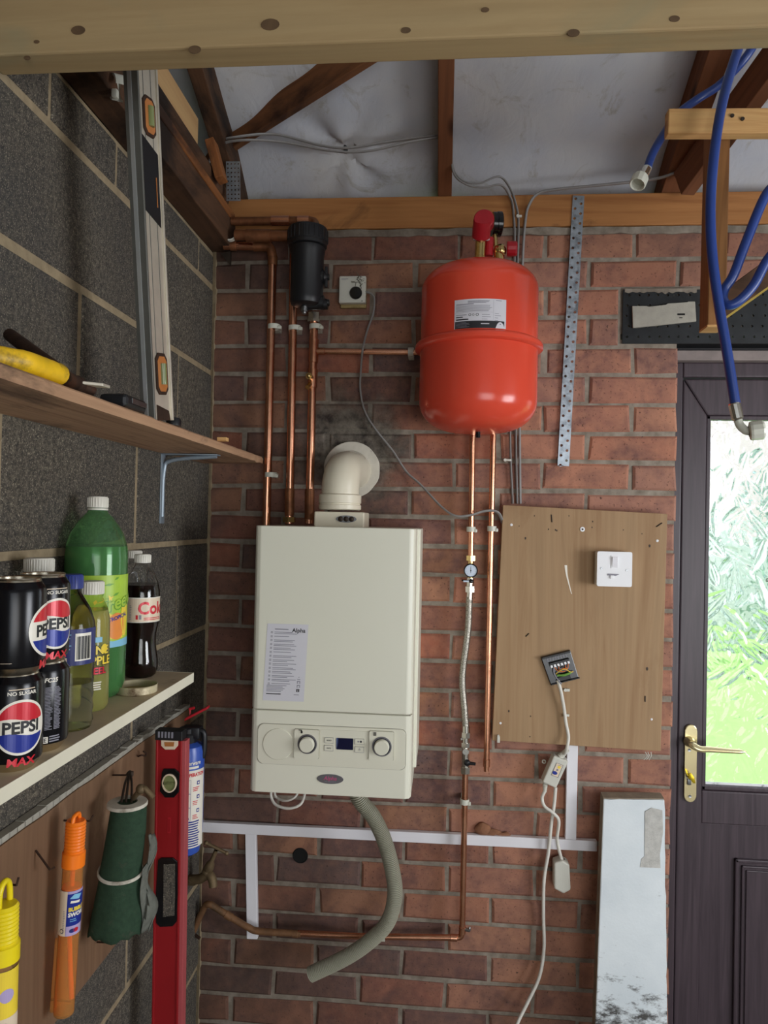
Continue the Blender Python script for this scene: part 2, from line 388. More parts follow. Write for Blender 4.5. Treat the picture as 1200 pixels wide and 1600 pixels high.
class MB:
    def __init__(s): s.bm = bmesh.new(); s.mi = 0; s.smooth = set()
    def _f(s, vs):
        try:
            f = s.bm.faces.new(vs); f.material_index = s.mi; return f
        except ValueError: return None
    def box(s, lo, hi, mat=None, bev=0, seg=2):
        lo, hi = Vector(lo), Vector(hi)
        vs = [s.bm.verts.new(Vector((lo.x if i & 1 == 0 else hi.x, lo.y if i & 2 == 0 else hi.y, lo.z if i & 4 == 0 else hi.z))) for i in range(8)]
        fs = [s._f([vs[i] for i in q]) for q in ((0, 2, 3, 1), (4, 5, 7, 6), (0, 1, 5, 4), (2, 6, 7, 3), (0, 4, 6, 2), (1, 3, 7, 5))]
        if bev > 0:
            es = list({e for f in fs for e in f.edges})
            r = bmesh.ops.bevel(s.bm, geom=es, offset=bev, segments=seg, affect='EDGES', profile=.5, clamp_overlap=True)
            for f in r['faces']: f.material_index = s.mi
            vs = [v for v in {v for f in r['faces'] for v in f.verts}]
        if mat is not None: bmesh.ops.transform(s.bm, matrix=mat, verts=vs)
        return s
    def prism(s, poly, d, bev=0):
        # polygon of 3-D points swept by vector d
        d = Vector(d); a = [s.bm.verts.new(Vector(p)) for p in poly]; b = [s.bm.verts.new(Vector(p)+d) for p in poly]
        n = len(poly); fs = [s._f(a[::-1]), s._f(b)]
        for i in range(n): fs.append(s._f([a[i], a[(i+1) % n], b[(i+1) % n], b[i]]))
        if bev > 0:
            es = list({e for f in fs if f for e in f.edges})
            bmesh.ops.bevel(s.bm, geom=es, offset=bev, segments=2, affect='EDGES', profile=.5, clamp_overlap=True)
        return s
    def tube(s, pts, r, seg=14, cap=True, flat=1.0, hint=Vector((0, 0, 1))):
        pts = [Vector(p) for p in pts]; n = len(pts); rings = []
        t = (pts[1]-pts[0]).normalized(); a, b, _ = frame(t, hint)
        for i, p in enumerate(pts):
            t2 = (pts[min(i+1, n-1)]-pts[max(i-1, 0)]).normalized()
            ax = t.cross(t2)
            if ax.length > 1e-7:
                q = Matrix.Rotation(t.angle(t2), 3, ax.normalized()); a = q @ a; b = q @ b
            t = t2
            rr = r(i/(n-1), i) if callable(r) else r
            rings.append([s.bm.verts.new(p+(a*math.cos(2*PI*k/seg)+b*math.sin(2*PI*k/seg)*flat)*rr) for k in range(seg)])
        for A, B in zip(rings, rings[1:]):
            for k in range(seg):
                f = s._f([A[k], A[(k+1) % seg], B[(k+1) % seg], B[k]])
                if f: f.smooth = True
        if cap: s._f(rings[0][::-1]); s._f(rings[-1])
        return s
    def cyl(s, p0, p1, r, seg=20, r1=None, bev=0):
        p0, p1 = Vector(p0), Vector(p1)
        if bev:
            d = (p1-p0).normalized()*bev; rb = r1 or r
            return s.lathe([(0, 0), (r-bev, 0), (r, bev), (rb, (p1-p0).length-bev), (rb-bev, (p1-p0).length), (0, (p1-p0).length)], p0, p1-p0, seg, sm=False)
        return s.tube([p0, p1], (lambda t, i: r+(r1-r)*t) if r1 is not None else r, seg)
    def lathe(s, prof, o, axis=(0, 0, 1), seg=32, sm=True, a0=0, a1=2*PI):
        o = Vector(o); a, b, d = frame(Vector(axis)); full = abs(a1-a0-2*PI) < 1e-6
        rings = []
        for (r, z) in prof:
            if r < 1e-6: rings.append([s.bm.verts.new(o+d*z)])
            else: rings.append([s.bm.verts.new(o+d*z+(a*math.cos(a0+(a1-a0)*k/seg)+b*math.sin(a0+(a1-a0)*k/seg))*r) for k in range(seg if full else seg+1)])
        for A, B in zip(rings, rings[1:]):
            m = max(len(A), len(B)); m = m if full else m-1
            for k in range(m):
                k2 = (k+1) % max(len(A), len(B))
                if len(A) == 1 and len(B) == 1: continue
                q = [A[0], B[k2], B[k]] if len(A) == 1 else ([A[k], A[k2], B[0]] if len(B) == 1 else [A[k], A[k2], B[k2], B[k]])
                f = s._f(q)
                if f and sm: f.smooth = True
        return s
    def sphere(s, o, r, seg=16, sc=(1, 1, 1)):
        n = seg//2; pr = [(r*math.sin(PI*i/n), -r*math.cos(PI*i/n)) for i in range(n+1)]
        k0 = len(s.bm.verts); s.lathe(pr, (0, 0, 0), (0, 0, 1), seg)
        s.bm.verts.ensure_lookup_table()
        for v in list(s.bm.verts)[k0:]: v.co = Vector(o)+Vector((v.co.x*sc[0], v.co.y*sc[1], v.co.z*sc[2]))
        return s
    def hexnut(s, p0, p1, r): return s.tube([p0, p1], r, 6)
    def quad(s, a, b, c_, d): s._f([s.bm.verts.new(Vector(p)) for p in (a, b, c_, d)]); return s
    def build(s, name, mats, parent=None, mtx=None, smooth=None, bevel=0, org=None, solid=0, sub=0, label=None):
        bm = s.bm; bmesh.ops.recalc_face_normals(bm, faces=bm.faces)
        if mtx is not None: bmesh.ops.transform(bm, matrix=mtx, verts=bm.verts)
        if org is None:
            lo = [min(v.co[i] for v in bm.verts) for i in range(3)]; hi = [max(v.co[i] for v in bm.verts) for i in range(3)]
            org = Vector(((lo[0]+hi[0])/2, (lo[1]+hi[1])/2, lo[2]))
        else: org = Vector(org)
        bmesh.ops.translate(bm, vec=-org, verts=bm.verts)
        me = bpy.data.meshes.new(name); bm.to_mesh(me); bm.free()
        o = bpy.data.objects.new(name, me); COL.objects.link(o)
        for m in (mats if isinstance(mats, (list, tuple)) else [mats]): me.materials.append(M[m] if isinstance(m, str) else m)
        if any(p.use_smooth for p in me.polygons): me.set_sharp_from_angle(angle=R(38))
        o['wl'] = tuple(org)
        if label: o['label'] = label
        if parent: o.parent = parent; o.location = org-wl(parent)
        else: o.location = org
        if smooth is not None:
            for p in me.polygons: p.use_smooth = smooth
        if solid: md = o.modifiers.new('solid', 'SOLIDIFY'); md.thickness = solid; md.offset = 0
        if bevel:
            md = o.modifiers.new('bevel', 'BEVEL'); md.width = bevel; md.segments = 2; md.limit_method = 'ANGLE'
        if sub: md = o.modifiers.new('sub', 'SUBSURF'); md.levels = sub; md.render_levels = sub
        return o
def box(name, lo, hi, mat, parent=None, bev=.001, **k): return MB().box(lo, hi, bev=bev).build(name, mat, parent, **k)
def cyl(name, p0, p1, r, mat, parent=None, seg=20, **k): return MB().cyl(p0, p1, r, seg).build(name, mat, parent, **k)
def hose(name, pts, r, mat, parent=None, seg=12, flat=1.0, n=8, **k): return MB().tube(smooth_path(pts, n), r, seg, flat=flat).build(name, mat, parent, **k)
def timber(name, p0, p1, h, t, mat, label=None, cat='timber', up=Vector((0, 0, 1)), parent=None, bev=.002, rag=0):
    # sawn length along local X; h across 'up', t across the third axis; the object keeps its own frame so grain runs along it
    p0, p1 = Vector(p0), Vector(p1); x = (p1-p0).normalized(); L = (p1-p0).length
    y = Vector(up).cross(x).normalized(); z = x.cross(y).normalized()
    b = MB().box((-L/2, -t/2, -h/2), (L/2, t/2, h/2), bev=bev)
    if rag:
        bmesh.ops.subdivide_edges(b.bm, edges=[e for e in b.bm.edges if abs((e.verts[0].co-e.verts[1].co).x) > L*.5], cuts=40)
        for v in b.bm.verts: v.co += Vector((0, noise.noise(v.co*9+Vector((3, 0, 0))), noise.noise(v.co*11)))*rag
    o = b.build(name, mat, None, org=(0, 0, 0))
    m = Matrix((x, y, z)).transposed().to_4x4(); m.translation = (p0+p1)/2
    o['wl'] = tuple(m.translation); o.matrix_world = m
    if label: tag(o, label, cat)
    return o

# ---- printed labels: flat shapes and letters laid on a mapper(u, v, lift)
_font = {}
def glyphs(txt, size=1.0, bold=0.0, align='CENTER', shear=0.0, sx=1.0):
    cu = bpy.data.curves.new('txt', 'FONT'); cu.body = txt; cu.size = size; cu.offset = bold*size; cu.align_x = align
    cu.shear = shear; cu.resolution_u = 3; cu.fill_mode = 'FRONT'
    o = bpy.data.objects.new('txt', cu); COL.objects.link(o)
    me = bpy.data.meshes.new_from_object(o)
    polys = [[(me.vertices[i].co.x*sx, me.vertices[i].co.y) for i in p.vertices] for p in me.polygons]
    bpy.data.objects.remove(o); bpy.data.curves.remove(cu); bpy.data.meshes.remove(me)
    return polys
class Print:
    def __init__(s, mapper, step=.00025): s.map = mapper; s.step = step; s.items = []; s.mats = []
    def _m(s, m):
        if m not in s.mats: s.mats.append(m)
        return s.mats.index(m)
    def poly(s, pts, mat, lay=1): s.items.append((pts, s._m(mat), lay)); return s
    def rect(s, u0, v0, u1, v1, mat, lay=1): return s.poly([(u0, v0), (u1, v0), (u1, v1), (u0, v1)], mat, lay)
    def ell(s, u, v, ru, rv, mat, lay=1, n=28, lo=None, hi=None):
        pts = [(u+ru*math.cos(2*PI*k/n), v+rv*math.sin(2*PI*k/n)) for k in range(n)]
        return s.poly(pts, mat, lay)
    def text(s, t, u, v, size, mat, lay=2, align='CENTER', bold=0, sx=1, shear=0, rot=0):
        cr, sr = math.cos(rot), math.sin(rot)
        for p in glyphs(t, size, bold, align, shear, sx): s.poly([(u+a*cr-b*sr, v+a*sr+b*cr) for a, b in p], mat, lay)
        return s
    def lines(s, u0, v0, u1, n, dv, h, mat, lay=2, jag=.3):
        for i in range(n): s.rect(u0, v0-i*dv, u0+(u1-u0)*(1-jag*random.random()), v0-i*dv+h, mat, lay)
        return s
    def build(s, name, parent, cut=0, ulim=None, smooth=False, label=None):
        bm = bmesh.new()
        for pts, mi, lay in s.items:
            vs = [bm.verts.new((u, lay*s.step, v)) for u, v in pts]
            try: f = bm.faces.new(vs); f.material_index = mi
            except ValueError: pass
        if cut:
            lo = min(v.co.x for v in bm.verts); hi = max(v.co.x for v in bm.verts); x = math.ceil(lo/cut)*cut
            while x < hi:
                bmesh.ops.bisect_plane(bm, geom=bm.verts[:]+bm.edges[:]+bm.faces[:], dist=1e-7, plane_co=(x, 0, 0), plane_no=(1, 0, 0)); x += cut
        if ulim:
            for xx, no in ((ulim[0], -1), (ulim[1], 1)):
                bmesh.ops.bisect_plane(bm, geom=bm.verts[:]+bm.edges[:]+bm.faces[:], dist=1e-7, plane_co=(xx, 0, 0), plane_no=(no, 0, 0), clear_outer=True)
        for v in bm.verts: v.co = s.map(v.co.x, v.co.z, v.co.y)
        b = MB(); b.bm.free(); b.bm = bm
        o = b.build(name, s.mats, parent)
        if label: o['label'] = label
        return o
def flat(o, right, up):
    o, r_, u_ = Vector(o), Vector(right).normalized(), Vector(up).normalized(); n_ = r_.cross(u_)
    return lambda u, v, d: o+r_*u+u_*v+n_*(d+.0003)
def wrap(o, rad, ang):
    # rad may be a function of height; ang = direction the print faces (radians, 0 = +x, -pi/2 = towards the camera wall)
    o = Vector(o)
    def f(u, v, d):
        r_ = rad(v) if callable(rad) else rad; r_ += d+.0003
        r0_ = rad(0) if callable(rad) else rad
        a = ang+u/r0_; return o+Vector((r_*math.cos(a), r_*math.sin(a), v))
    return f
def holed_strip(b, O, ux, uy, w, L, rows, r, col=0.0):
    # flat strip with real round holes: rows = hole centres along uy (uniform pitch), hole at offset col across
    O, ux, uy = Vector(O), Vector(ux), Vector(uy)
    bd = [0.0]
    for i in range(len(rows)-1): bd.append((rows[i]+rows[i+1])/2)
    bd.append(L)
    P = lambda x, y: b.bm.verts.new(O+ux*x+uy*y)
    for i, yc in enumerate(rows):
        y0, y1 = bd[i], bd[i+1]; hw = w/2
        sq = [(-hw, y0), (0, y0), (hw, y0), (hw, yc), (hw, y1), (0, y1), (-hw, y1), (-hw, yc)]
        an = [-135, -90, -45, 0, 45, 90, 135, 180]
        A = [P(x, y) for x, y in sq]; Bv = [P(col+r*math.cos(R(t)), yc+r*math.sin(R(t))) for t in an]
        for k in range(8): b._f([A[k], A[(k+1) % 8], Bv[(k+1) % 8], Bv[k]])

# ---------------------------------------------------------------- the room
XL, XJ, Z0, CB = -.6306, .5885, 1.6125, .075
def brick_wall():
    b = MB(); bl = b.bm.loops.layers.float_color.new('bcol')
    pal = [c(148, 100, 82), c(164, 112, 90), c(142, 92, 78), c(126, 90, 82), c(170, 122, 96), c(118, 90, 86), c(152, 106, 82), c(104, 86, 84), c(156, 96, 76)]
    special = {(17, 1): c(78, 70, 68), (13, 0): c(96, 84, 76)}
    rg = random.Random(5); flue = W(548, 730, 0)
    for i in range(-10, 21):
        zt, zb = Z0-i*CB-.005, Z0-(i+1)*CB+.005
        half = (i % 2 == 0); right = 1.75 if zt > 2.215 else (.443 if zt > 2.08 else XJ)
        xe = 1.75 if zt > 2.215 else XJ
        k = 0
        edges = []
        x1 = XJ + (7*.225 if zt > 2.215 else 0)
        if half: edges.append((x1-.1125, x1)); x1 -= .1125
        while x1 > XL-.02: edges.append((x1-.225, x1)); x1 -= .225
        for k, (a, e) in enumerate(edges):
            a, e = a+.005+rg.uniform(-.002, .002), e-.005+rg.uniform(-.002, .002)
            a = max(a, XL+.003); e = min(e, right-(.006 if right == .443 else 0))
            if k == 0 and right == XJ: e = XJ
            if e-a < .02: continue
            col = special.get((i, k)) or rg.choice(pal)
            f_ = rg.uniform(.80, 1.15); col = tuple(min(1, x*f_) for x in col[:3])+(1,)
            mx = (a+e)/2; mz = (zt+zb)/2
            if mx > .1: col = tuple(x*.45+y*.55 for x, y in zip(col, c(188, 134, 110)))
            dr = math.hypot(mx-flue.x+.02, (mz-flue.z-.05)*.9)
            if dr < .17: col = tuple(x*.18+y*.82 for x, y in zip(col, c(74, 68, 62)))
            yf = -rg.uniform(.004, .0075); ch = .006
            j = [rg.uniform(-.0028, .0028) for _ in range(8)]
            O = [(a+j[0], zb+j[1]), (e+j[2], zb+j[3]), (e+j[4], zt+j[5]), (a+j[6], zt+j[7])]
            I = [(O[0][0]+ch, O[0][1]+ch), (O[1][0]-ch, O[1][1]+ch), (O[2][0]-ch, O[2][1]-ch), (O[3][0]+ch, O[3][1]-ch)]
            rings = [[b.bm.verts.new((x, .02, z)) for x, z in O], [b.bm.verts.new((x, yf+.0045, z)) for x, z in O],
                     [b.bm.verts.new((x*.72+p*.28, yf+.0012, z*.72+q*.28)) for (p, q), (x, z) in zip(O, I)], [b.bm.verts.new((x, yf, z)) for x, z in I]]
            fs = [b._f(rings[3])]
            for A, Bq in zip(rings, rings[1:]):
                for q in range(4): fs.append(b._f([A[q], A[(q+1) % 4], Bq[(q+1) % 4], Bq[q]]))
            for f in fs:
                if f:
                    for l in f.loops: l[bl] = col
    # mortar bed and wall body around the door opening
    b.mi = 1
    ym = -.0005
    for lo, hi in (((XL-.1, ym, -.02), (XJ-.002, .10, 2.08)), ((XL-.1, ym, 2.08), (.445, .10, 2.215)), ((XL-.1, ym, 2.215), (1.8, .10, 2.372)), ((.445, .002, 2.095), (1.8, .10, 2.215)), ((1.5, 0, -.02), (2.45, .10, 2.37))):
        b.box(lo, hi)
    o = b.build('wall_back', ['brick', 'mortar'], org=(.3, 0, 0)); tag(o, kind='structure'); return o
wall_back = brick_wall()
# rough mortar bed squeezed out under the wall plate
b = MB()
pts = []
for k in range(90):
    x = -.60+k*.026
    pts.append((x, 2.3655+.005*noise.noise(Vector((x*14, 0, 0))), 2.351+.006*noise.noise(Vector((x*22, 5, 0)))))
for (x0, t0, b0), (x1, t1, b1) in zip(pts, pts[1:]): b.prism([(x0, -.009, b0), (x1, -.009, b1), (x1, -.009, t1+.004), (x0, -.009, t0+.004)], (0, .012, 0))
tag(b.build('trim_1', 'mortar'), kind='structure')
# drilled waste hole in the brickwork
hp = W(470, 1335, 0)
b = MB(); b.lathe([(.0205, -.0072), (.0185, -.0092), (.0175, -.0080), (0, -.0078)], (hp.x, 0, hp.z), (0, 1, 0), 24)
b.build('pipe_hole', 'black_hole', wall_back)

def block_wall():
    b = MB(); rg = random.Random(3)
    zs = [.18, .405, .63, .858, 1.083, 1.308, 1.5375, 1.763, 1.9885, 2.218, 2.31]
    off = {5: -.224, 6: -.467, 7: -.246, 8: -.43, 4: -.46, 3: -.24, 2: -.46, 1: -.22, 0: -.45, 9: -.36}
    for i in range(len(zs)-1):
        z0, z1 = zs[i]+.006, zs[i+1]-.006
        y = off[i]+.46*8; step = .235 if i == 9 else (.65 if i == 8 else .47)
        ys = []
        yy = off[i]
        while yy < .02: yy += step
        while yy > -5.0: ys.append(yy); yy -= step
        for e, a in zip(ys, ys[1:]):
            e, a = min(e-.005, -.004), a+.005
            if e-a < .02: continue
            xf = XL+rg.uniform(0, .003); ch = .004
            O = [(a, z0), (e, z0), (e, z1), (a, z1)]; I = [(a+ch, z0+ch), (e-ch, z0+ch), (e-ch, z1-ch), (a+ch, z1-ch)]
            r_ = [[b.bm.verts.new((XL-.03, p, q)) for p, q in O], [b.bm.verts.new((xf-.003, p, q)) for p, q in O], [b.bm.verts.new((xf, p, q)) for p, q in I]]
            b._f(r_[2])
            for A, Bq in zip(r_, r_[1:]):
                for q in range(4): b._f([A[q], A[(q+1) % 4], Bq[(q+1) % 4], Bq[q]])
    b.mi = 1; b.box((XL-.12, -5.0, -.02), (XL-.001, .08, 2.312)); b.box((XL-.12, -5.0, 2.312), (XL-.035, .12, 4.2))
    return tag(b.build('wall_left', ['block', 'blockmortar'], org=(XL, -2.5, 0)), kind='structure')
block_wall()
# strip of mortar pointing in the corner
b = MB()
for k in range(60):
    z = .02+k*.0385; w_ = .008+.003*noise.noise(Vector((0, z*9, 2)))
    b.prism([(XL-.002, -.004, z), (XL+w_, -.009, z), (XL+w_+.002, .003, z), (XL-.002, .003, z)], (0, 0, .0386))
tag(b.build('trim_2', 'blockmortar'), kind='structure')
tag(box('floor', (XL-.1, -5.0, -.12), (2.5, .11, 0), 'concrete', bev=0), kind='structure')
# right-hand wall with its window opening, garage front with the open door
b = MB(); xr = 2.42
for lo, hi in (((xr, -5, 0), (xr+.1, -2.1, 2.4)), ((xr, -1.0, 0), (xr+.1, .1, 2.4)), ((xr, -2.1, 0), (xr+.1, -1.0, 1.0)), ((xr, -2.1, 2.1), (xr+.1, -1.0, 2.4)), ((xr, -5, 2.4), (xr+.1, .1, 3.9))): b.box(lo, hi)
tag(b.build('wall_right', 'render', org=(xr, -2.5, 0)), kind='structure')
b = MB()
for lo, hi in (((XL-.1, -5, 0), (.05, -4.9, 2.9)), ((2.25, -5, 0), (2.52, -4.9, 2.9)), ((.05, -5, 2.2), (2.25, -4.9, 2.9))): b.box(lo, hi)
tag(b.build('wall_front', 'render', org=(.9, -4.95, 0)), kind='structure')

# ---- roofing felt, sagging between the rafters and puckered round one nail
SL = .45; ZF = 2.552
NF = (0, SL, 1)
pin = RP(540, 238, (0, 0, ZF-.02), NF)
def felt_z(x, y):
    z = ZF-SL*y
    ph = ((x+.013) % .60)/.60
    z -= .022*math.sin(PI*ph)**.8
    z += .010*noise.noise(Vector((x*3.1, y*2.2, .7)))+.004*noise.noise(Vector((x*9, y*5, 3)))
    dx, dy = x-pin.x, y-pin.y; r_ = math.hypot(dx, dy); t = math.atan2(dy, dx)
    z += .017*math.exp(-r_/.14)*math.cos(6*t+1.2*math.sin(2*t)+.5)*min(1, r_/.05)
    z += .018*math.exp(-(r_/.03)**2)
    if y > -.06: z -= .25*(y+.06)
    return z
b = MB(); nx, ny = 230, 150; g = []
for j in range(ny+1):
    t = j/ny; y = .12-(t**1.25)*2.9; g.append([b.bm.verts.new((-.85+3.3*i/nx, y, felt_z(-.85+3.3*i/nx, y))) for i in range(nx+1)])
for j in range(ny):
    for i in range(nx):
        f = b._f([g[j][i], g[j][i+1], g[j+1][i+1], g[j+1][i]]); f.smooth = True
o = b.build('ceiling', 'felt', org=(.8, -1.2, ZF), solid=.003); tag(o, kind='structure')
b = MB(); b.quad((-.85, -2.78, ZF+SL*2.78), (2.6, -2.78, ZF+SL*2.78), (2.6, -5.1, 2.7), (-.85, -5.1, 2.7))
tag(b.build('ceiling_far_slope', 'felt', solid=.003), kind='structure')
nl = MB(); nl.cyl(pin+Vector((0, -.0, -.001)), pin+Vector((0, 0, .02)), .006, 10)
tag(nl.build('felt_nail', 'black', ), 'dark nail where the puckered roof felt gathers to a star', 'nail')
# ---- timbers
o = box('wall_plate_timber', (-.60, -.012, 2.372), (1.9, .088, 2.455), 'plate', bev=.003, org=(.3, 0, 2.41))
tag(o, 'brown timber wall plate along the top of the brick wall under the felt', 'timber')
def rafter(x, y0, y1, lift=0.0, h=.075, t=.036, **k):
    z = lambda y: 2.457+h*.5-SL*y+lift
    return timber('rafter', (x, y0, z(y0)), (x, y1, z(y1)), h, t, **k)
rafter(-.013, .06, -2.7, mat='rafter', label='reddish brown rafter in the middle above the boiler tank', cat='rafter')
rafter(-.575, .06, -2.7, h=.085, mat='darkwood', label='dark rafter in the corner above the blockwork wall', cat='rafter')
rafter(.565, .06, -2.7, t=.05, mat='rafter', label='sloping rafter behind the hanging hose rack on the right', cat='rafter')
timber('timber_brace', W(322, 226, -.03), W(600, 42, -.36), .105, .025, 'brace', 'wide stained diagonal board nailed under the rafters on the left', 'timber', up=Vector((0, -.2, 1)))
timber('timber_brace', W(1068, 288, -.085), W(1238, 58, -.42), .07, .036, 'rafter', 'steep diagonal strut right of the sloping rafter behind the hose', 'timber', up=Vector((0, -.2, 1)))
ba, bb = W(0, 86, -1.005), W(1200, 41, -1.005)
bs_ = (bb.z-ba.z)/(bb.x-ba.x)
o = timber('tie_beam', (-.626, -.9825, ba.z+bs_*(-.626-ba.x)+.05), (2.4, -.9825, ba.z+bs_*(2.4-ba.x)+.05), .10, .045, 'pine', 'big pale pine beam crossing overhead in the foreground', 'beam', bev=.003)
# dark knots in the face of the beam
kb = MB()
for px, py, rr in ((422, 38, .0095), (304, 77, .0065), (634, 47, .005), (758, 15, .004), (896, 51, .006), (1054, 29, .005), (42, 90, .0035), (57, 65, .003), (122, 47, .0075)):
    p = W(px, py, -1.0056); kb.prism([p+Vector((1.3*rr*math.cos(t*PI/8), 0, .8*rr*math.sin(t*PI/8))) for t in range(16)], (0, .0012, 0))
q = kb.build('knots', 'knot'); q.parent = o; q.matrix_parent_inverse = o.matrix_world.inverted()
# timbers stacked along the head of the blockwork wall
timber('wall_head_timber', (-.60, -2.6, 2.347), (-.60, -.012, 2.347), .072, .062, 'darkwood', 'dark edged timber lying along the top of the blockwork wall', 'timber', rag=.003)
timber('ceiling_batten', (-.597, -2.6, 2.433), (-.597, -.05, 2.433), .052, .05, 'darkwood', 'round edged dark batten above the blockwork wall ending by the white ring clip', 'timber', bev=.018)
timber('soffit_board', (-.615, -1.2, 2.505), (-.615, -.22, 2.505), .105, .02, 'tanply', 'pale tan board standing on edge above the dark battens', 'timber')
timber('noggin', W(330, 222, -.20), W(346, 282, -.20), .022, .04, 'orangewood', 'short stained offcut in the roof corner left of the nail plate', 'timber')
# silver nail plate on the truss foot
np_ = MB(); c0, c1, c2_, c3 = W(352, 233, -.13), W(363, 233, -.13), W(382, 314, -.13), W(353, 314, -.13)
ux = (c2_-c3).normalized(); uy = (c0-c3).normalized()
for q in range(4):
    holed_strip(np_, c3+ux*(.006+q*.009), ux, uy, .009, .10, [.006+.011*j for j in range(9)], .0022)
tag(np_.build('nail_plate', 'galv', solid=.0012), 'perforated metal nail plate on the truss foot in the roof corner', 'nail plate')
# hose rack: batten, stud and cross brace nailed together
rk = thing('hose_rack', W(1122, 508, -.5), 'wooden rack hanging from the roof with blue hoses looped over it', 'rack')
def kid(o, parent):
    mw = o.matrix_world.copy(); o.parent = parent; o.location = mw.translation-wl(parent); o.rotation_euler = mw.to_euler(); o.name = o.name; return o
p = [W(1127, 214, -.5), W(1120, 508, -.5)]
kid(timber('stud', p[0]+Vector((0, .024, .03)), p[1]+Vector((0, .024, 0)), .034, .047, 'studwood', up=Vector((1, 0, 0))), rk)
p = [W(1041, 194, -.526), W(1590, 192, -.526)]
kid(timber('batten', p[0], p[1], .047, .024, 'pine_new'), rk)
b = MB(); b.prism([W(1128, 456, -.5), W(1560, 141, -.5), W(1560, 193, -.5), W(1128, 500, -.5)], (0, .085, 0), bev=.0015); b.build('cross_brace', 'darkwood', rk)  # dark wood colour stands in for the shaded front of the pale brace
b = MB(); b.prism([W(1128, 499, -.5), W(1560, 192, -.5), W(1560, 195, -.5), W(1128, 503, -.5)], (0, .085, 0)); b.build('brace_lit_underside', 'greenwood', rk, label='pale yellow strip as the lit underside of the brace')  # thin pale strip painted as the lit underside of the same timber
b = MB(); q = W(1120, 508, -.5); b.box((q.x-.017, -.4995, q.z-.003), (q.x+.017, -.4535, q.z+.001)); b.build('stud_end', 'pine_new', rk)
sb = MB()
for px, py in ((1144, 181), (1160, 186)):
    q = W(px, py, -.5385); sb.cyl(q, q+Vector((0, -.002, 0)), .0035, 10)
sb.build('screw_heads', 'iron', rk)
# strip coloured as the orange lit edge of the wall head timber, and the open white ring on it
timber('lit_edge_strip', (-.582, -2.6, 2.395), (-.582, -.03, 2.395), .023, .030, 'orangewood', 'narrow orange brown lit edge strip between the two dark timbers over the blockwork', 'timber')
p = LX(184, 137, -.562); b = MB(); b.lathe([(.0170, -.009), (.0205, -.009), (.0205, .009), (.0170, .009)], p, (.75, .65, .1), 24, a0=R(-70), a1=R(190)); b.box(p+Vector((-.004, -.016, -.024)), p+Vector((.006, -.006, -.010)), bev=.002)
tag(b.build('ring_clip', 'milky', smooth=None), 'open white ring clip under the beam, left of the top of the silver level', 'pipe clip')
# ---------------------------------------------------------------- galvanised strap and lintel
b = MB(); a0, a1 = W(904, 306, -.0135), W(880, 728, -.0135)
uy = (a1-a0).normalized(); ux = Vector((uy.z*-1, 0, uy.x)).normalized(); ux = Vector((1, 0, 0))-uy*uy.x; ux.normalize(); L = (a1-a0).length
pit = .0255
holed_strip(b, a0-ux*.0073, ux, uy, .0146, L, [.008+pit*j for j in range(int((L-.008)/pit)+1)], .0037)
holed_strip(b, a0+ux*.0073, ux, uy, .0146, L, [.008+pit*.5+pit*j for j in range(int((L-.008-pit*.5)/pit)+1)], .0037)
tag(b.build('restraint_strap', 'galv', solid=.0025), 'galvanised perforated metal strap hanging down the brick wall from the timber plate', 'strap')
b = MB(); x0, x1, z0, z1 = .449, 1.75, 2.073, 2.207
rows = [.012+.026*j for j in range(int((x1-x0)/.026))]
for q in range(5):
    holed_strip(b, (x0, -.004, z0+.0134+.0268*q), (0, 0, 1), (1, 0, 0), .0268, x1-x0, [r_+.004*math.sin(q*2+i*.7) for i, r_ in enumerate(rows)], .0032)
lt = tag(b.build('lintel', 'lintel', solid=.003), 'black perforated steel lintel over the door', 'lintel')
b = MB(); b.box((x0, -.006, z0-.004), (x1, .08, z0)); b.build('lintel_flange', 'lintel', lt)
b = MB(); sm = []
for k in range(70):
    xx = x0+.004+k*.0026; sm.append((xx, z1-.005-.016*abs(noise.noise(Vector((xx*55, 0, 0))))*(1-.6*k/70)))
for (xa, za), (xb, zb_) in zip(sm, sm[1:]): b.prism([(xa, -.0058, za), (xb, -.0058, zb_), (xb, -.0058, z1+.003), (xa, -.0058, z1+.003)], (0, -.0010, 0))
b.build('mortar_smear', 'mortar', lt)
pts = [W(x, y, -.0078) for x, y in ((987, 479), (1009, 479), (1014, 481), (1040, 478), (1042, 475), (1073, 474), (1074, 472), (1085, 472), (1087, 503), (1030, 509), (990, 513), (988, 513))]
b = MB(); b.prism(pts, (0, -.006, 0), bev=.0012)
o = tag(b.build('cement_offcut', 'cement'), 'pale grey offcut of board stuck on the black lintel', 'offcut')
b = MB(); p = W(1064, 491, -.0142); b.box(p+Vector((-.009, 0, -.0022)), p+Vector((.010, .002, .0022))); b.box(p+Vector((-.004, 0, -.010)), p+Vector((.004, .002, -.008)))
b.build('slot', 'black_hole', o)

# ---------------------------------------------------------------- copper pipework
def clip(px, py, y=-.05, r=.0125, w_=.034, label=None, yb=-.006, h=.012):
    p = W(px, py, y)
    b = MB(); n_ = 24
    ring = [(r*1.28*math.cos(t), r*1.28*math.sin(t)) for t in [PI*2*k/n_ for k in range(n_)]]
    b.lathe([(r*1.02, -h/2), (r*1.3, -h/2), (r*1.3, h/2), (r*1.02, h/2)], p, (0, 0, 1), 24, sm=False)
    o = thing('pipe_clip', p, label, 'pipe clip')
    b.build('ring', 'milky', o)
    b = MB(); b.box((p.x-r*.9, p.y+r*1.05, p.z-h/2), (p.x+r*.9, yb, p.z+h/2), bev=.001); b.build('base', 'milky', o)
    b = MB(); b.box((p.x+r*.9, p.y-r*1.0, p.z-h*.62), (p.x+r*1.75, p.y-r*.2, p.z+h*.1), bev=.002); b.build('latch', 'milky', o)
    return o
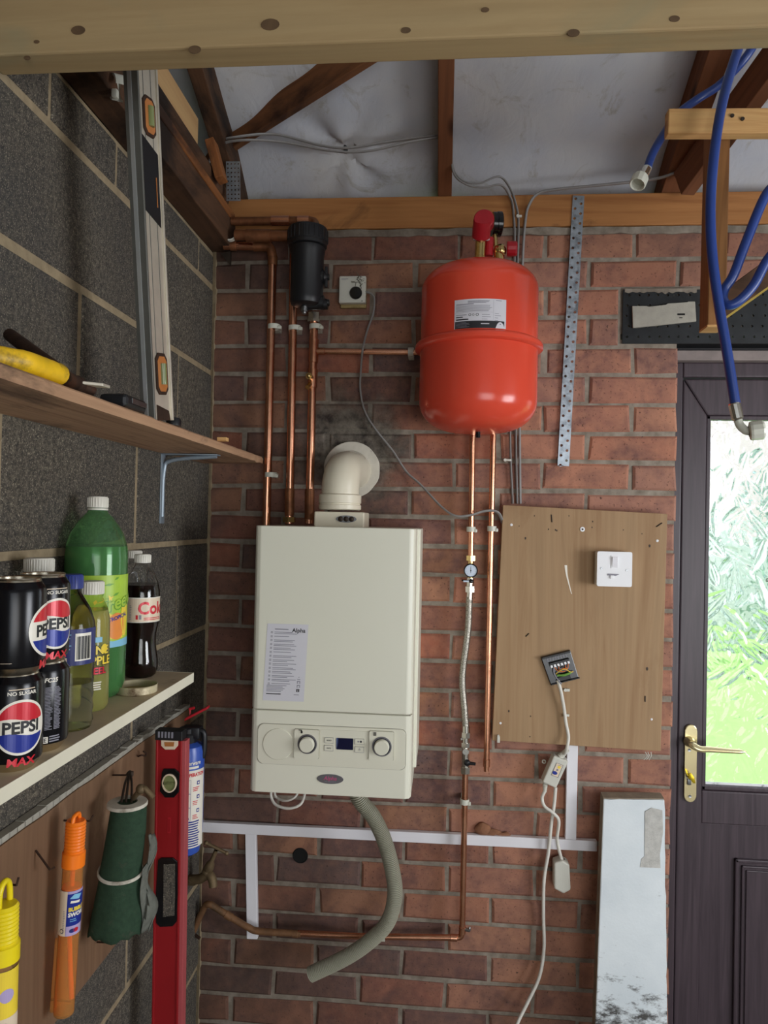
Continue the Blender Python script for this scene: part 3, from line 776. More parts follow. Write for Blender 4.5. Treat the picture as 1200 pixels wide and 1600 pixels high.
def collar(b, p0, p1, r): b.lathe([(r, 0), (r*1.18, .0008), (r*1.18, (p1-p0).length-.0008), (r, (p1-p0).length)], p0, p1-p0, 20)
R22, R15 = .0108, .0076
YP = -.05
# left pipe, elbow and run to the corner
p_top, p_bot = W(427, 400, YP), W(416, 822, YP); p_left = W(350, 384, YP)
t = thing('copper_pipe', p_bot, 'leftmost of three tall copper pipes left of the boiler flue', 'pipe')
b = MB(); ce = W(427, 385, YP)
b.tube([p_left, ce+Vector((-.03, 0, 0))]+smooth_path([ce+Vector((-.03, 0, 0)), ce+Vector((-.009, 0, -.004)), ce+Vector((-.0005, 0, -.03))], 6)[1:]+[p_bot], R22, 18)
b.build('pipe', 'copper', t)
for q0, q1 in ((ce+Vector((-.052, 0, 0)), ce+Vector((-.028, 0, 0))), (ce+Vector((-.0005, 0, -.028)), ce+Vector((-.001, 0, -.05))), (W(360, 384, YP), W(370, 384, YP))):
    b = MB(); collar(b, q0, q1, R22); b.build('collar', 'oldcopper', t)
b = MB(); b.tube(smooth_path([ce+Vector((-.03, 0, 0)), ce+Vector((-.009, 0, -.004)), ce+Vector((-.0005, 0, -.03))], 6), R22*1.15, 18)
b.build('elbow', 'oldcopper', t)
# two short tarnished runs into the filter
t = thing('copper_pipe', W(430, 345, -.06), 'tarnished copper pipe at the top, uppermost of those running into the black filter', 'pipe')
b = MB(); q0, q1 = W(362, 346, -.06), W(486, 345, -.06)
b.tube([q0]+[W(478, 345, -.06)]+smooth_path([W(478, 345, -.06), W(491, 347, -.065), W(493, 360, -.075)], 6)[1:], R22, 18); b.build('pipe', 'oldcopper', t)
b = MB(); collar(b, W(424, 345, -.06), W(453, 345, -.06), R22); b.build('coupling', 'copper', t)
b = MB(); collar(b, W(465, 345, -.06), W(484, 345, -.06), R22); b.build('elbow', 'copper', t)
t = thing('copper_pipe', W(410, 369, -.08), 'green stained copper pipe, middle one of those running into the black filter', 'pipe')
b = MB(); b.tube([W(368, 367, -.08), W(452, 369, -.09)], R22*1.25, 18); b.build('pipe', 'oldcopper', t)
b = MB(); collar(b, W(385, 368, -.082), W(424, 368.5, -.087), R22*1.25); b.build('coupling', 'oldcopper', t)
# middle and right tall pipes
t = thing('copper_pipe', W(452, 815, YP), 'middle of the three tall copper pipes, passing behind the black filter', 'pipe')
b = MB(); b.tube([W(459, 372, YP), W(457, 560, YP), W(452, 818, YP)], R22, 18); b.build('pipe', 'copper', t)
b = MB()
for ya, yb_ in ((766, 772), (783, 787), (796, 800)): collar(b, W(452.5, ya, YP), W(452.3, yb_, YP), R22)
collar(b, W(452.6, 763, YP), W(452.3, 806, YP), R22*.98); b.build('coupling', 'oldcopper', t)
b = MB(); b.hexnut(W(452, 808, YP), W(452, 816, YP), .017); b.build('nut', 'brass', t)
t = thing('copper_pipe', W(483, 815, YP), 'right of the three tall copper pipes, with a tee and drain valve', 'pipe')
b = MB(); b.tube([W(491, 500, YP), W(488, 600, YP), W(483, 818, YP)], R22, 18); b.build('pipe', 'copper', t)
b = MB(); te = W(490, 549, YP)
collar(b, W(490.6, 530, YP), W(489.4, 567, YP), R22)
collar(b, te, te+Vector((.03, 0, 0)), R15*1.05); b.build('tee', 'copper', t)
b = MB(); collar(b, W(489.2, 577, YP), W(488, 606, YP), R22); b.build('drain_body', 'copper', t)
b = MB(); p = W(485, 590, YP-.012); b.tube([p, p+Vector((0, -.022, 0))], .0085, 16); b.sphere(p+Vector((0, -.022, 0)), .006); p = W(483, 603, YP-.012); b.tube([p+Vector((.002, .004, .006)), p+Vector((-.002, -.012, -.006))], .0065, 12); b.build('drain_valve', 'brass', t)
b = MB()
for ya, yb_ in ((767, 774), (780, 786), (793, 803)): collar(b, W(483.8, ya, YP), W(483.4, yb_, YP), R22)
collar(b, W(484, 764, YP), W(483.3, 812, YP), R22*.98); b.build('coupling', 'oldcopper', t)
b = MB(); b.hexnut(W(491, 489, YP), W(490.8, 500, YP), .0155); b.hexnut(W(491, 500, YP), W(490.8, 504, YP), .018); b.build('union_nut', 'nickel', t)
# branch to the red tank
t = thing('copper_pipe', W(500, 549, YP), 'thin horizontal copper pipe branching towards the red tank', 'pipe')
b = MB(); b.tube([te+Vector((.012, 0, 0)), W(690, 551, YP)], R15, 16); b.build('pipe', 'copper', t)
o = thing('pipe_clip', W(642, 550, YP), 'white clip holding the horizontal pipe beside the red tank', 'pipe clip', )
p = W(642, 550, YP); b = MB(); b.lathe([(R15*1.02, -.007), (R15*1.5, -.007), (R15*1.5, .007), (R15*1.02, .007)], p, (1, 0, 0), 20, sm=False); b.build('ring', 'milky', o)
box('base', (p.x-.007, p.y+.010, p.z-.012), (p.x+.007, -.006, p.z+.014), 'milky', o)
clip(428, 511, label='white plastic clip high on the leftmost copper pipe')
clip(460.5, 513, label='white plastic clip on the middle copper pipe below the filter')
clip(493, 511, label='white plastic clip on the right copper pipe under the union nut')
clip(423, 742, label='white plastic clip low on the leftmost copper pipe near the shelf end')
# the white ring clip in the roof corner
p = W(359, 364, -.075); b = MB(); b.lathe([(.018, -.006), (.0215, -.006), (.0215, .006), (.018, .006)], p, (0, 1, 0), 20, a0=R(-150), a1=R(60))
tag(b.build('ring_clip', 'offwhite'), 'open white ring clip in the roof corner by the tarnished pipes', 'pipe clip')
# dark triangular scrap hanging under the wall head
b = MB(); b.prism([W(345, 396, -.03), W(360, 392, -.03), W(359, 414, -.03)], (0, .012, 0)); tag(b.build('dark_triangle', 'iron'), 'dark triangular piece hanging below the tarnished pipe in the corner', 'piece')

# pipes under the red tank
t = thing('copper_pipe', W(735, 880, YP), 'left of the two thin copper pipes below the red tank, running to the gauge', 'pipe')
b = MB(); b.tube([W(739, 640, YP), W(735.5, 878, YP)], R15, 16); b.build('pipe', 'copper', t)
t = thing('copper_pipe', W(760, 1203, YP), 'right of the two thin copper pipes below the red tank, longer and capped', 'pipe')
b = MB(); b.tube([W(771.5, 640, YP), W(766, 900, YP), W(760, 1195, YP)], R15, 16); b.build('pipe', 'copper', t)
b = MB(); collar(b, W(760.3, 1186, YP), W(760, 1198, YP), R15); b.cyl(W(760, 1198, YP), W(760, 1205, YP), R15*.9); b.build('end_cap', 'copper', t)
clip(736, 827, r=.0088, h=.013, label='white clip on the left thin pipe above the pressure gauge')
clip(768.5, 826, r=.0088, h=.013, label='white clip on the right thin pipe beside the plywood board')
# filling loop
fl = thing('filling_loop', W(727, 1200, YP), 'steel braided filling loop with a pressure gauge and two valves', 'filling loop')
b = MB(); b.hexnut(W(735.5, 868, YP), W(735.4, 876, YP), .0125); b.cyl(W(735.4, 876, YP), W(735, 905, YP), .0075); b.build('top_union', 'brass', fl)
gc = W(735.3, 891, YP-.022)
b = MB(); b.lathe([(0, -.010), (.0165, -.010), (.0175, 0), (.0175, .016), (.0155, .018), (.0145, .015), (0, .015)], gc, (0, -1, 0), 32); g_ = b.build('gauge', 'blackgloss', fl)
pr_ = Print(flat(gc+Vector((0, -.0153, 0)), (1, 0, 0), (0, 0, 1)), .0002)
pr_.ell(0, 0, .0145, .0145, 'gaugeface', 0, 36)
for k in range(9):
    a = R(225-270*k/8); pr_.poly([(.0125*math.cos(a)-.0004*math.sin(a), .0125*math.sin(a)+.0004*math.cos(a)), (.0125*math.cos(a)+.0004*math.sin(a), .0125*math.sin(a)-.0004*math.cos(a)), (.0105*math.cos(a), .0105*math.sin(a))], 'ink', 1)
pr_.rect(-.0004, -.006, .0004, .010, 'ink', 2); pr_.ell(0, 0, .0016, .0016, 'ink', 2, 12)
pr_.build('dial', g_)
b = MB(); b.cyl(W(735, 903, YP), W(734, 916, YP), .0095); b.hexnut(W(734, 916, YP), W(734, 925, YP), .0125); b.cyl(W(734, 925, YP), W(733.5, 936, YP), .0085); b.build('upper_valve', 'nickel', fl)
p = W(735, 908, YP-.014); b = MB(); b.tube([p+Vector((.003, 0, 0)), p+Vector((-.022, -.003, .002))], lambda t_, i: .0042-.001*t_, 12, flat=.6); b.sphere(p+Vector((.002, -.001, 0)), .0055); lv = b.build('valve_lever', 'blackgloss', fl)
b = MB(); b.box(p+Vector((-.018, -.007, -.0022)), p+Vector((-.004, -.005, .002)), bev=.0005); b.build('lever_cap', 'gaugeface', lv)
hose('braided_hose', [W(733.5, 932, YP), W(731, 985, YP), W(724, 1040, YP), W(722.5, 1070, YP), W(726, 1110, YP), W(728, 1142, YP)], .0086, 'braid', fl)
b = MB(); b.cyl(W(728, 1134, YP), W(728, 1144, YP), .0095); b.hexnut(W(728, 1144, YP), W(727.5, 1152, YP), .0115); b.cyl(W(727.5, 1152, YP), W(727.5, 1160, YP), .0085); b.hexnut(W(727.5, 1160, YP), W(727.3, 1167, YP), .0115); b.cyl(W(727.3, 1167, YP), W(727, 1206, YP), .0095, seg=18)
p = W(727.5, 1172, YP); b.tube([p, p+Vector((0, -.016, 0))], .008, 16); p = W(721, 1154, YP); b.tube([p+Vector((.01, 0, 0)), p+Vector((-.003, -.004, 0))], .0045, 10); b.hexnut(W(727, 1198, YP), W(727, 1208, YP), .0125); b.build('lower_valve', 'nickel', fl)
p = W(730, 1192, YP-.012); b = MB(); b.sphere(p, .009, 14, (1, .7, .9)); b.tube([p, p+Vector((.021, -.003, -.001))], lambda t_, i: .006-.0008*t_, 12, flat=.7); b.build('valve_handle', 'black', fl)
# lower copper run
t = thing('copper_pipe', W(722, 1465, YP), 'copper pipe below the filling loop turning left along the wall to the corner', 'pipe')
b = MB(); el = W(722, 1466, YP)
b.tube([W(727, 1204, YP), el+Vector((.0, 0, .022))]+smooth_path([el+Vector((0, 0, .022)), el+Vector((-.004, 0, .004)), el+Vector((-.022, 0, 0))], 6)[1:]+[W(560, 1463, YP), W(465, 1458, YP)], R15, 16); b.build('pipe', 'copper', t)
for q0, q1 in ((el+Vector((0, 0, .03)), el+Vector((0, 0, .012))), (el+Vector((-.012, 0, 0)), el+Vector((-.03, 0, 0)))): b = MB(); collar(b, q0, q1, R15); b.build('elbow_collar', 'copper', t)
b = MB(); b.tube(smooth_path([W(470, 1459, YP), W(405, 1455, YP), W(388, 1449, YP), W(372, 1440, YP), W(338, 1419, YP), W(326, 1413, YP), W(318, 1420, YP+.01), W(297, 1466, YP+.02)], 8), R15*1.12, 16)
collar(b, W(457, 1459, YP), W(466, 1459, YP), R15*1.05); collar(b, W(352, 1428, YP), W(362, 1434, YP), R15*1.12); b.build('old_pipe', 'paintpipe', t)
p = W(731, 1452, YP); b = MB(); b.tube([p+Vector((-.012, 0, 0)), p+Vector((.004, -.004, 0))], .0045, 10); b.sphere(p+Vector((.004, -.004, .003)), .006, 10, (.6, .6, 1.2)); b.build('drain_screw', 'steel', t)
clip(726, 1252, r=.0088, h=.013, label='white clip on the copper pipe just above the white trunking')
o = thing('pipe_clip', W(598, 1465, YP), 'white clip under the grey hose on the horizontal copper pipe', 'pipe clip'); p = W(598, 1464, YP)
b = MB(); b.lathe([(R15*1.03, -.006), (R15*1.35, -.006), (R15*1.35, .006), (R15*1.03, .006)], p, (1, 0, 0), 20, sm=False); b.build('ring', 'milky', o)
box('base', (p.x-.006, p.y+.008, p.z-.014), (p.x+.006, -.006, p.z+.016), 'milky', o)
# brass garden tap in the corner
tp = thing('tap', W(330, 1385, -.1), 'old dull brass garden tap in the corner below the white trunking', 'tap'); yt = -.10
b = MB(); b.tube(smooth_path([W(290, 1376, yt+.01), W(312, 1373, yt), W(326, 1366, yt-.005), W(332, 1376, yt-.012), W(333, 1386, yt-.015)], 6), lambda t_, i: .0125-.002*t_, 14)
b.lathe([(.013, -.006), (.013, .006)], W(302, 1375, yt+.005), (1, 0, .1), 6); b.build('body', 'oldbrass', tp)
b = MB(); q0, q1 = W(322, 1366, yt), W(338, 1328, yt-.02); b.lathe([(.0105, 0), (.0135, .006), (.0135, .012), (.011, .016), (.0125, .02), (.011, .034), (.006, .044), (.005, (q1-q0).length)], q0, q1-q0, 14); b.build('spindle', 'oldbrass', tp)
b = MB(); q1 = W(338, 1326, yt-.02); b.tube([W(322, 1317, yt-.02), W(354, 1333, yt-.02)], lambda t_, i: .0042, 10); b.sphere(W(354, 1333, yt-.02), .0055); b.sphere(W(322, 1317, yt-.02), .0055); b.build('handle', 'oldbrass', tp)
b = MB(); b.tube([W(299, 1457, -.03), W(312, 1466, -.04)], .004, 8); tag(b.build('pipe_bracket', 'rust'), 'rusty peg beside the foot of the weathered pipe in the corner', 'bracket')

# ---------------------------------------------------------------- magnetic filter
fc = W(480, 420, -.105); fx, fy = fc.x, fc.y
z = lambda py: W(480, py, fy).z
ft = thing('system_filter', (fx, fy, z(482)), 'black cylindrical filter on the copper pipes left of the thermostat', 'filter')
rb_ = .0415
b = MB(); zb, zt = z(480), z(388)
b.lathe([(0, zb), (rb_*.62, zb), (rb_*.93, zb+.006), (rb_, zb+.014), (rb_, zb+.022), (rb_*1.0, zt-.02), (rb_*1.06, zt-.012), (rb_*1.06, zt), (0, zt)], (fx, fy, 0), (0, 0, 1), 40); b.build('canister', 'black', ft)
b = MB(); za, ze = z(386), z(358)
b.lathe([(rb_*1.04, za-.002), (rb_*1.17, za), (rb_*1.17, za+.008), (rb_*1.21, za+.010), (rb_*1.21, ze-.005), (rb_*1.16, ze), (0, ze+.002)], (fx, fy, 0), (0, 0, 1), 40)
for k in range(24):
    a = 2*PI*k/24; q = Vector((fx+rb_*1.21*math.cos(a), fy+rb_*1.21*math.sin(a), 0)); b.cyl(q+Vector((0, 0, za+.012)), q+Vector((0, 0, ze-.006)), .0016, 8)
b.build('cap', 'black', ft)
for py in (433, 473):
    p = W(506, py, fy-.0); b = MB(); b.lathe([(.018, 0), (.018, .012), (.012, .014), (.008, .02), (.008, .026), (0, .026)], p+Vector((-.012, 0, 0)), (1, 0, 0), 20, sm=False)
    if py == 433: b.box(p+Vector((.002, -.005, -.026)), p+Vector((.010, .005, .026)), bev=.002)
    else: b.tube([p+Vector((-.05, .0, -.006)), p+Vector((.01, 0, -.004))], .013, 14)
    b.build('isolation_valve', 'black', ft)
b = MB(); q = Vector((fx-.004, fy-.004, zb)); b.cyl(q, q+Vector((0, 0, -.012)), .009); b.sphere(q+Vector((0, 0, -.014)), .006); b.build('drain_plug', 'steel', ft)

# ---------------------------------------------------------------- thermostat box
yb_ = -.035; A, B_, C_, D_ = W(530, 431, yb_), W(572, 432, yb_), W(570, 473, yb_), W(530, 473, yb_)
th = thing('thermostat', W(550, 478, 0), 'small white room thermostat box with a black dial on the brick wall', 'thermostat')
b = MB(); b.box((A.x, yb_, D_.z), (B_.x, -.016, A.z), bev=.003); b.build('cover', 'offwhite', th)
b = MB(); b.box((A.x+.002, -.016, D_.z-.008), (B_.x+.0, -.006, A.z-.002), bev=.002); b.build('back_plate', 'lidin', th)
p = W(556, 458, yb_); b = MB(); b.lathe([(.0165, 0), (.0165, .004), (.0145, .007), (0, .0075)], p, (0, -1, 0), 30); dl = b.build('dial', 'blackgloss', th)
pr_ = Print(flat((A.x, yb_, D_.z), (1, 0, 0), (0, 0, 1)))
pr_.rect(.006, .0615, .024, .0628, 'greyink'); pr_.rect(.006, .0595, .018, .0602, 'greyink'); pr_.rect(.060, .003, .0625, .0055, 'ink')
pr_.build('marking', th)
b = MB(); rg = random.Random(2)
for k in range(26):
    q = W(561+rg.gauss(0, 3), 439+rg.gauss(0, 4), yb_-.002); q2 = q+Vector((rg.gauss(0, .005), -rg.random()*.004, rg.gauss(0, .005))); b.tube([q, q2], .0007, 5)
b.build('cobweb', 'cobweb', th)

# ---------------------------------------------------------------- expansion vessel
vx, vy = .0745, -.19; zt, zb, zm, zr = 2.206, 1.812, 2.013, 2.013
ev = thing('expansion_vessel', (vx, vy, zb), 'glossy red expansion tank hanging on the brick wall', 'expansion tank')
rv = .137
def dome(n, r_, h, z0, s): return [(r_*math.sin(PI/2*k/n)**.62 if k else 0, z0+s*h*(math.cos(PI/2*k/n))**1.0) for k in range(n+1)]
top = [(r_, z_) for r_, z_ in dome(16, rv, .062, zt-.062, 1)]
low = [(r_, z_) for r_, z_ in dome(16, rv+.001, .074, zb+.074, -1)]
b = MB(); b.lathe(low+[(rv+.001, zr-.014)]+[(rv, zr+.012)]+top[::-1], (vx, vy, 0), (0, 0, 1), 72); b.build('body', 'red', ev)
b = MB(); b.lathe([(rv-.002, zr-.012), (rv+.008, zr-.0105), (rv+.0125, zr-.007), (rv+.013, zr-.0005), (rv+.0105, zr+.0045), (rv+.003, zr+.009), (rv-.002, zr+.0105)], (vx, vy, 0), (0, 0, 1), 72); b.build('seam_band', 'red', ev)
p = W(747, 676, vy-.02); b = MB(); b.cyl(p+Vector((0, 0, .004)), p+Vector((0, 0, -.012)), .0055, 14, bev=.001); b.build('valve_cap', 'blackgloss', ev)
b = MB()
for px in (738, 770): q = W(px, 660, vy); b.lathe([(.024, .035), (.016, .012), (.012, .0), (.0085, -.004)], (q.x, q.y, zb-.004), (0, 0, 1), 24)
# sticker wrapped on the upper half, centred a little right of the facing side
ang = math.atan2(EYE.y-vy, EYE.x-vx)
lx0, lx1 = -.055, .060
pr_ = Print(wrap((vx, vy, zr+.0115), rv, ang), .0003)
hh = .064
pr_.rect(lx0, 0, lx1, hh, 'paper', 1); pr_.rect(lx0+.002, .0, lx1-.004, .016, 'ink', 2)
pr_.lines(lx0+.03, hh-.005, lx1-.03, 3, .002, .0011, 'greyink', 2); pr_.lines(lx0+.004, hh-.012, lx0+.045, 1, .002, .0018, 'greyink', 2, .1); pr_.lines(lx0+.004, hh-.015, lx1-.03, 6, .0024, .0009, 'greyink', 2, .15)
pr_.rect(lx1-.029, .018, lx1-.0286, hh-.002, 'greyink', 2); pr_.rect(lx0+.002, .0345, lx1-.029, .0348, 'greyink', 2)
pr_.rect(lx0+.004, .029, lx0+.028, .0305, 'greyink', 2); pr_.rect(lx0+.004, .0185, lx0+.032, .0212, 'ink', 2); pr_.lines(lx0+.004, .024, lx0+.02, 1, .002, .0022, 'ink', 2)
for k, (u, s_) in enumerate(((-.020, .003), (-.0125, .0025), (-.004, .0032))):
    pr_.ell(u, .0295, s_, s_, 'ink', 2, 16); pr_.ell(u, .0295, s_*.65, s_*.65, 'paper', 3, 16)
pr_.lines(.006, .029, .026, 3, .005, .001, 'greyink', 2, .5); pr_.lines(.034, .032, .048, 4, .005, .001, 'greyink', 2, .5); pr_.lines(.036, hh-.004, .052, 1, .002, .0012, 'greyink', 2)
pr_.lines(lx0+.004, .013, lx0+.035, 5, .0026, .0008, 'greyink', 3, .4); pr_.rect(.004, .0085, .022, .0102, 'paper', 3)
pr_.poly([(.036, .0), (.057, .0), (.0535, .009), (.050, .013), (.0465, .0142), (.043, .013), (.0395, .009)], 'paper', 3); pr_.ell(.0465, .009, .0012, .0012, 'ink', 4, 10)
pr_.build('rating_label', ev, cut=.006, label='white printed label with a black strip')
# safety group on top of the tank
sg = thing('safety_group', W(749, 415, vy), 'brass safety valve group with red cap and black gauge above the red tank', 'safety valve')
b = MB(); p = W(749, 417, vy); q = W(751, 375, vy); b.hexnut(p+Vector((0, 0, -.008)), p+Vector((0, 0, .006)), .019); b.lathe([(.0145, 0), (.0145, (q-p).length*.35), (.0125, (q-p).length*.38), (.0125, (q-p).length)], p, q-p, 24); b.build('nipple', 'brass', sg)
b = MB(); q0, q1 = W(751, 374, vy), W(754, 344, vy-.03); b.lathe([(.0145, 0), (.0215, .006), (.0215, (q1-q0).length)], q0, q1-q0, 28); b.tube([W(764, 400, vy+.01), W(765, 372, vy+.01)], .010, 14); b.build('valve_body', 'redbrassy', sg)
b = MB(); q0 = W(756, 348, vy-.012); b.lathe([(.0, -.012), (.0225, -.012), (.0235, -.008), (.0235, .018), (.0215, .020), (0, .020)], q0, (-.05, -1, .12), 32); b.build('red_cap', 'redbrassy', sg)
b = MB(); q0 = W(752, 374, vy); b.lathe([(.0155, -.004), (.0195, -.002), (.0195, .006), (.0155, .010)], q0, (0, -.3, 1), 20); b.build('sealing_tape', 'white', sg)
b = MB(); q0 = W(769, 350, vy+.02); b.lathe([(0, 0), (.0275, 0), (.0275, .010), (.029, .011), (.029, .021), (.026, .023), (0, .021)], q0, (1, .15, 0), 32); b.build('gauge', 'blackgloss', sg)
b = MB(); q0 = W(773, 367, vy+.02); b.tube([q0, W(774, 385, vy+.02)], .0065, 12); q1 = W(781, 392, vy+.01); b.sphere(q1, .0155, 16); b.tube([W(779, 392, vy+.01), W(781, 410, vy+.01)], .0125, 16); b.lathe([(.0135, -.004), (.016, 0), (.016, .006), (.0135, .01)], q1, (1, 0, 0), 12); b.build('tee', 'brass', sg)
b = MB(); q0 = W(792, 389, vy+.01); b.lathe([(.0, 0), (.0165, 0), (.0175, .003), (.0175, .020), (.0155, .024), (0, .024)], q0, (1, -.05, 0), 14, sm=False); b.build('red_knob', 'redbrassy', sg)
b = MB(); b.tube([W(781, 409, vy+.01), W(782, 425, vy+.01)], R15, 14); b.build('pipe_stub', 'copper', sg)
# ---------------------------------------------------------------- boiler
YB = -.32
bx0, bx1, bz0, bz1, bzs = -.419, -.060, .994, 1.585, 1.1765
bo = thing('boiler', (-.24, -.17, bz0), 'cream wall hung gas boiler with control dials and a printed sheet on its door', 'boiler')
b = MB()
def hull(z0, z1, b, gap=0):
    b.prism([(bx0, -.04, z0), (bx0, YB+.012, z0), (bx0+.006, YB+.003, z0), (bx0+.014, YB, z0), (bx1-.012, YB, z0), (bx1-.004, YB+.004, z0), (bx1, YB+.014, z0), (bx1, -.04, z0)], (0, 0, z1-z0), bev=.002)
hull(bzs+.0012, bz1, b); b.build('casing', 'cream', bo)
b = MB(); hull(bz0, bzs-.0012, b)
b.build('lower_panel', 'cream', bo)
box('panel_gap', (bx0+.004, YB+.004, bzs-.002), (bx1-.004, -.05, bzs+.002), 'creamdark', bo, bev=0)
box('chassis', (bx0-.004, -.20, bz0+.03), (bx1+.007, -.004, bz1-.001), 'cream', bo, bev=.002)
def S(px, py, o=0): p = W(px, py, YB-o); return p
def plate(name, p0, p1, y0, th_, mat, parent, rad=.006, bev=.0012):
    x0, x1, z0, z1 = p0.x, p1.x, p1.z, p0.z; n_ = 5; pts = []
    for cx, cz, a0 in ((x1-rad, z1-rad, 0), (x0+rad, z1-rad, 90), (x0+rad, z0+rad, 180), (x1-rad, z0+rad, 270)):
        for k in range(n_+1):
            a = R(a0+90*k/n_); pts.append((cx+rad*math.cos(a), y0, cz+rad*math.sin(a)))
    return MB().prism(pts, (0, -th_, 0), bev=bev).build(name, mat, parent)
plate('panel_shadow_rim', S(403.2, 1129.2), S(633.8, 1203.8), YB+.0008, .0012, 'creamdark', bo, .0125, .0003)  # darker plate painted as the shadow line round the control panel
cpn = plate('control_panel', S(404, 1130), S(633, 1203), YB+.001, .0035, 'creamplastic', bo, .012, .0015)
q = S(435, 1162); b = MB(); b.lathe([(.0345, -.001), (.0345, .0012), (.0335, .0022), (0, .0022)], (q.x, YB-.002, q.z), (0, -1, 0), 48, sm=False); b.build('blank_clock_cover', 'creamplastic', cpn)
for (pa, pb, pk, nm) in (((461, 1138), (498, 1185), (481, 1161), 'water_dial'), ((577.5, 1141), (614.5, 1188), (597, 1165), 'heating_dial')):
    plate('dial_shadow_rim', S(pa[0]-.6, pa[1]-.6), S(pb[0]+.6, pb[1]+.6), YB-.0022, .0006, 'creamdark', cpn, .0034, .0002)  # darker plate, the shadow line round the dial put into colour
    pl_ = plate(nm, S(*pa), S(*pb), YB-.002, .005, 'creamplastic', cpn, .003, .001)
    q = S(*pk); b = MB(); b.lathe([(.0215, 0), (.0215, .0012), (0, .0014)], (q.x, YB-.007, q.z), (0, -1, 0), 40); b.build('dial_ring', 'badge', pl_)
    pr_ = Print(flat((q.x, YB-.0085, q.z), (1, 0, 0), (0, 0, 1)))
    for k in range(22):
        a0, a1 = R(-150+14*k), R(-150+14*k+13); ri, ro = .0172, .0182+.0013*(k/21)
        pr_.poly([(ri*math.sin(a0), ri*math.cos(a0)), (ri*math.sin(a1), ri*math.cos(a1)), (ro*math.sin(a1), ro*math.cos(a1)), (ro*math.sin(a0), ro*math.cos(a0))], 'ink', 1)
    x = S(pa[0], pa[1]); u0 = -.0165; v0 = .0265
    if nm == 'water_dial':
        pr_.rect(u0-.003, v0+.003, u0+.004, v0+.0045, 'ink'); pr_.rect(u0+.002, v0-.003, u0+.0045, v0+.004, 'ink'); pr_.ell(u0+.0042, v0-.0005, .002, .003, 'ink', 1, 12)
    else:
        for k in range(4): pr_.rect(u0-.002+.0016*k, v0-.0035, u0-.0009+.0016*k, v0+.0045, 'ink')
    pr_.build('scale', pl_)
    b = MB(); b.lathe([(.0165, 0), (.0160, .010), (.0148, .0118), (0, .0118)], (q.x, YB-.0075, q.z), (0, -1, 0), 36); b.build('knob', 'creamplastic', pl_)
plate('display_panel', S(501, 1139), S(575, 1185), YB-.002, .0014, 'creamplastic', cpn, .003, .0006)
sc_ = plate('screen', S(526, 1152), S(552, 1171), YB-.003, .0018, 'screen', cpn, .0015, .0005)
for nm, pa, pb, tx in (('reset_button', (508, 1151), (522, 1160.5), 'RESET'), ('info_button', (507.5, 1163), (521.5, 1172.5), 'INFO'), ('mode_button', (555, 1153), (569.5, 1162.5), None), ('standby_button', (555, 1165.5), (569, 1175), None)):
    bt = plate(nm, S(*pa), S(*pb), YB-.003, .0022, 'creamplastic', cpn, .0015, .0006)
    m_ = (S(*pa)+S(*pb))/2; pr_ = Print(flat((m_.x, YB-.0052, m_.z), (1, 0, 0), (0, 0, 1)))
    hw, hv = (S(*pb).x-S(*pa).x)/2, (S(*pa).z-S(*pb).z)/2
    for (u0, v0, u1, v1) in ((-hw, -hv, hw, -hv+.0006), (-hw, hv-.0006, hw, hv), (-hw, -hv, -hw+.0006, hv), (hw-.0006, -hv, hw, hv)): pr_.rect(u0, v0, u1, v1, 'greyink')
    if tx: pr_.text(tx, 0, -.0015, .0042, 'ink', bold=.02)
    elif nm == 'mode_button':
        pr_.ell(-.003, 0, .0018, .0018, 'greyink', 1, 10); pr_.ell(.003, 0, .002, .0026, 'ink', 1, 10); pr_.rect(-.001, -.0005, .001, .0005, 'greyink')
    else: pr_.ell(0, 0, .0022, .0022, 'greyink', 1, 14); pr_.ell(0, 0, .0015, .0015, 'creamplastic', 2, 14); pr_.rect(-.0003, 0, .0003, .0028, 'greyink', 3)
    pr_.build('marking', bt)
q = S(516, 1217); b = MB(); n_ = 40
b.prism([(q.x+.0295*math.cos(2*PI*k/n_), YB+.001, q.z+.0105*math.sin(2*PI*k/n_)) for k in range(n_)], (0, -.003, 0), bev=.001); bd = b.build('badge', 'badge', bo)
pr_ = Print(flat((q.x, YB-.0022, q.z), (1, 0, 0), (0, 0, 1))); pr_.text('Alpha', 0, -.002, .0125, 'pinkink', 1, bold=.012, shear=.2); pr_.lines(-.012, -.006, .014, 1, 1, .0012, 'greyink', 1, .1); pr_.build('lettering', bd)
# printed instruction sheet stuck to the door
p0, p1, p2 = S(418, 974), S(482, 976), S(410.5, 1094)
ur = (p1-p0).normalized(); uu = (p0-p2).normalized(); Wd, Ht = (p1-p0).length, (p0-p2).length
pr_ = Print(flat(p2+Vector((0, -.0002, 0)), ur, uu), .0002); pr_.rect(0, 0, Wd, Ht, 'paper', 0)
X = lambda u: (u-95)/(850-95)*Wd
Y = lambda v: Ht-(v-165)/(1435-165)*Ht
pr_.text('Alpha', X(680), Y(298), .0128, 'ink', 1, bold=.022); pr_.rect(X(240), Y(262), X(490), Y(246), 'greyink', 1)
vv = 305
for k, n_ in enumerate((2, 1, 2, 2, 2, 1, 2, 2, 2, 2, 2, 2, 2, 1)):
    pr_.rect(X(170), Y(vv+18), X(205), Y(vv-14), 'greyink', 1); pr_.rect(X(176), Y(vv+12), X(199), Y(vv-8), 'paper', 2); pr_.rect(X(182), Y(vv+5), X(194), Y(vv-2), 'ink', 3)
    for j in range(n_): pr_.rect(X(235), Y(vv+4+24*j), X(random.randint(500, 690)), Y(vv-6+24*j), 'greyink', 1)
    vv += 62 if n_ == 1 or k % 2 else 68
for j in range(5): pr_.rect(X(150), Y(1188+24*j), X(random.randint(420, 540)), Y(1178+24*j), 'greyink', 1)
pr_.rect(X(150), Y(1330), X(420), Y(1314), 'ink', 1)
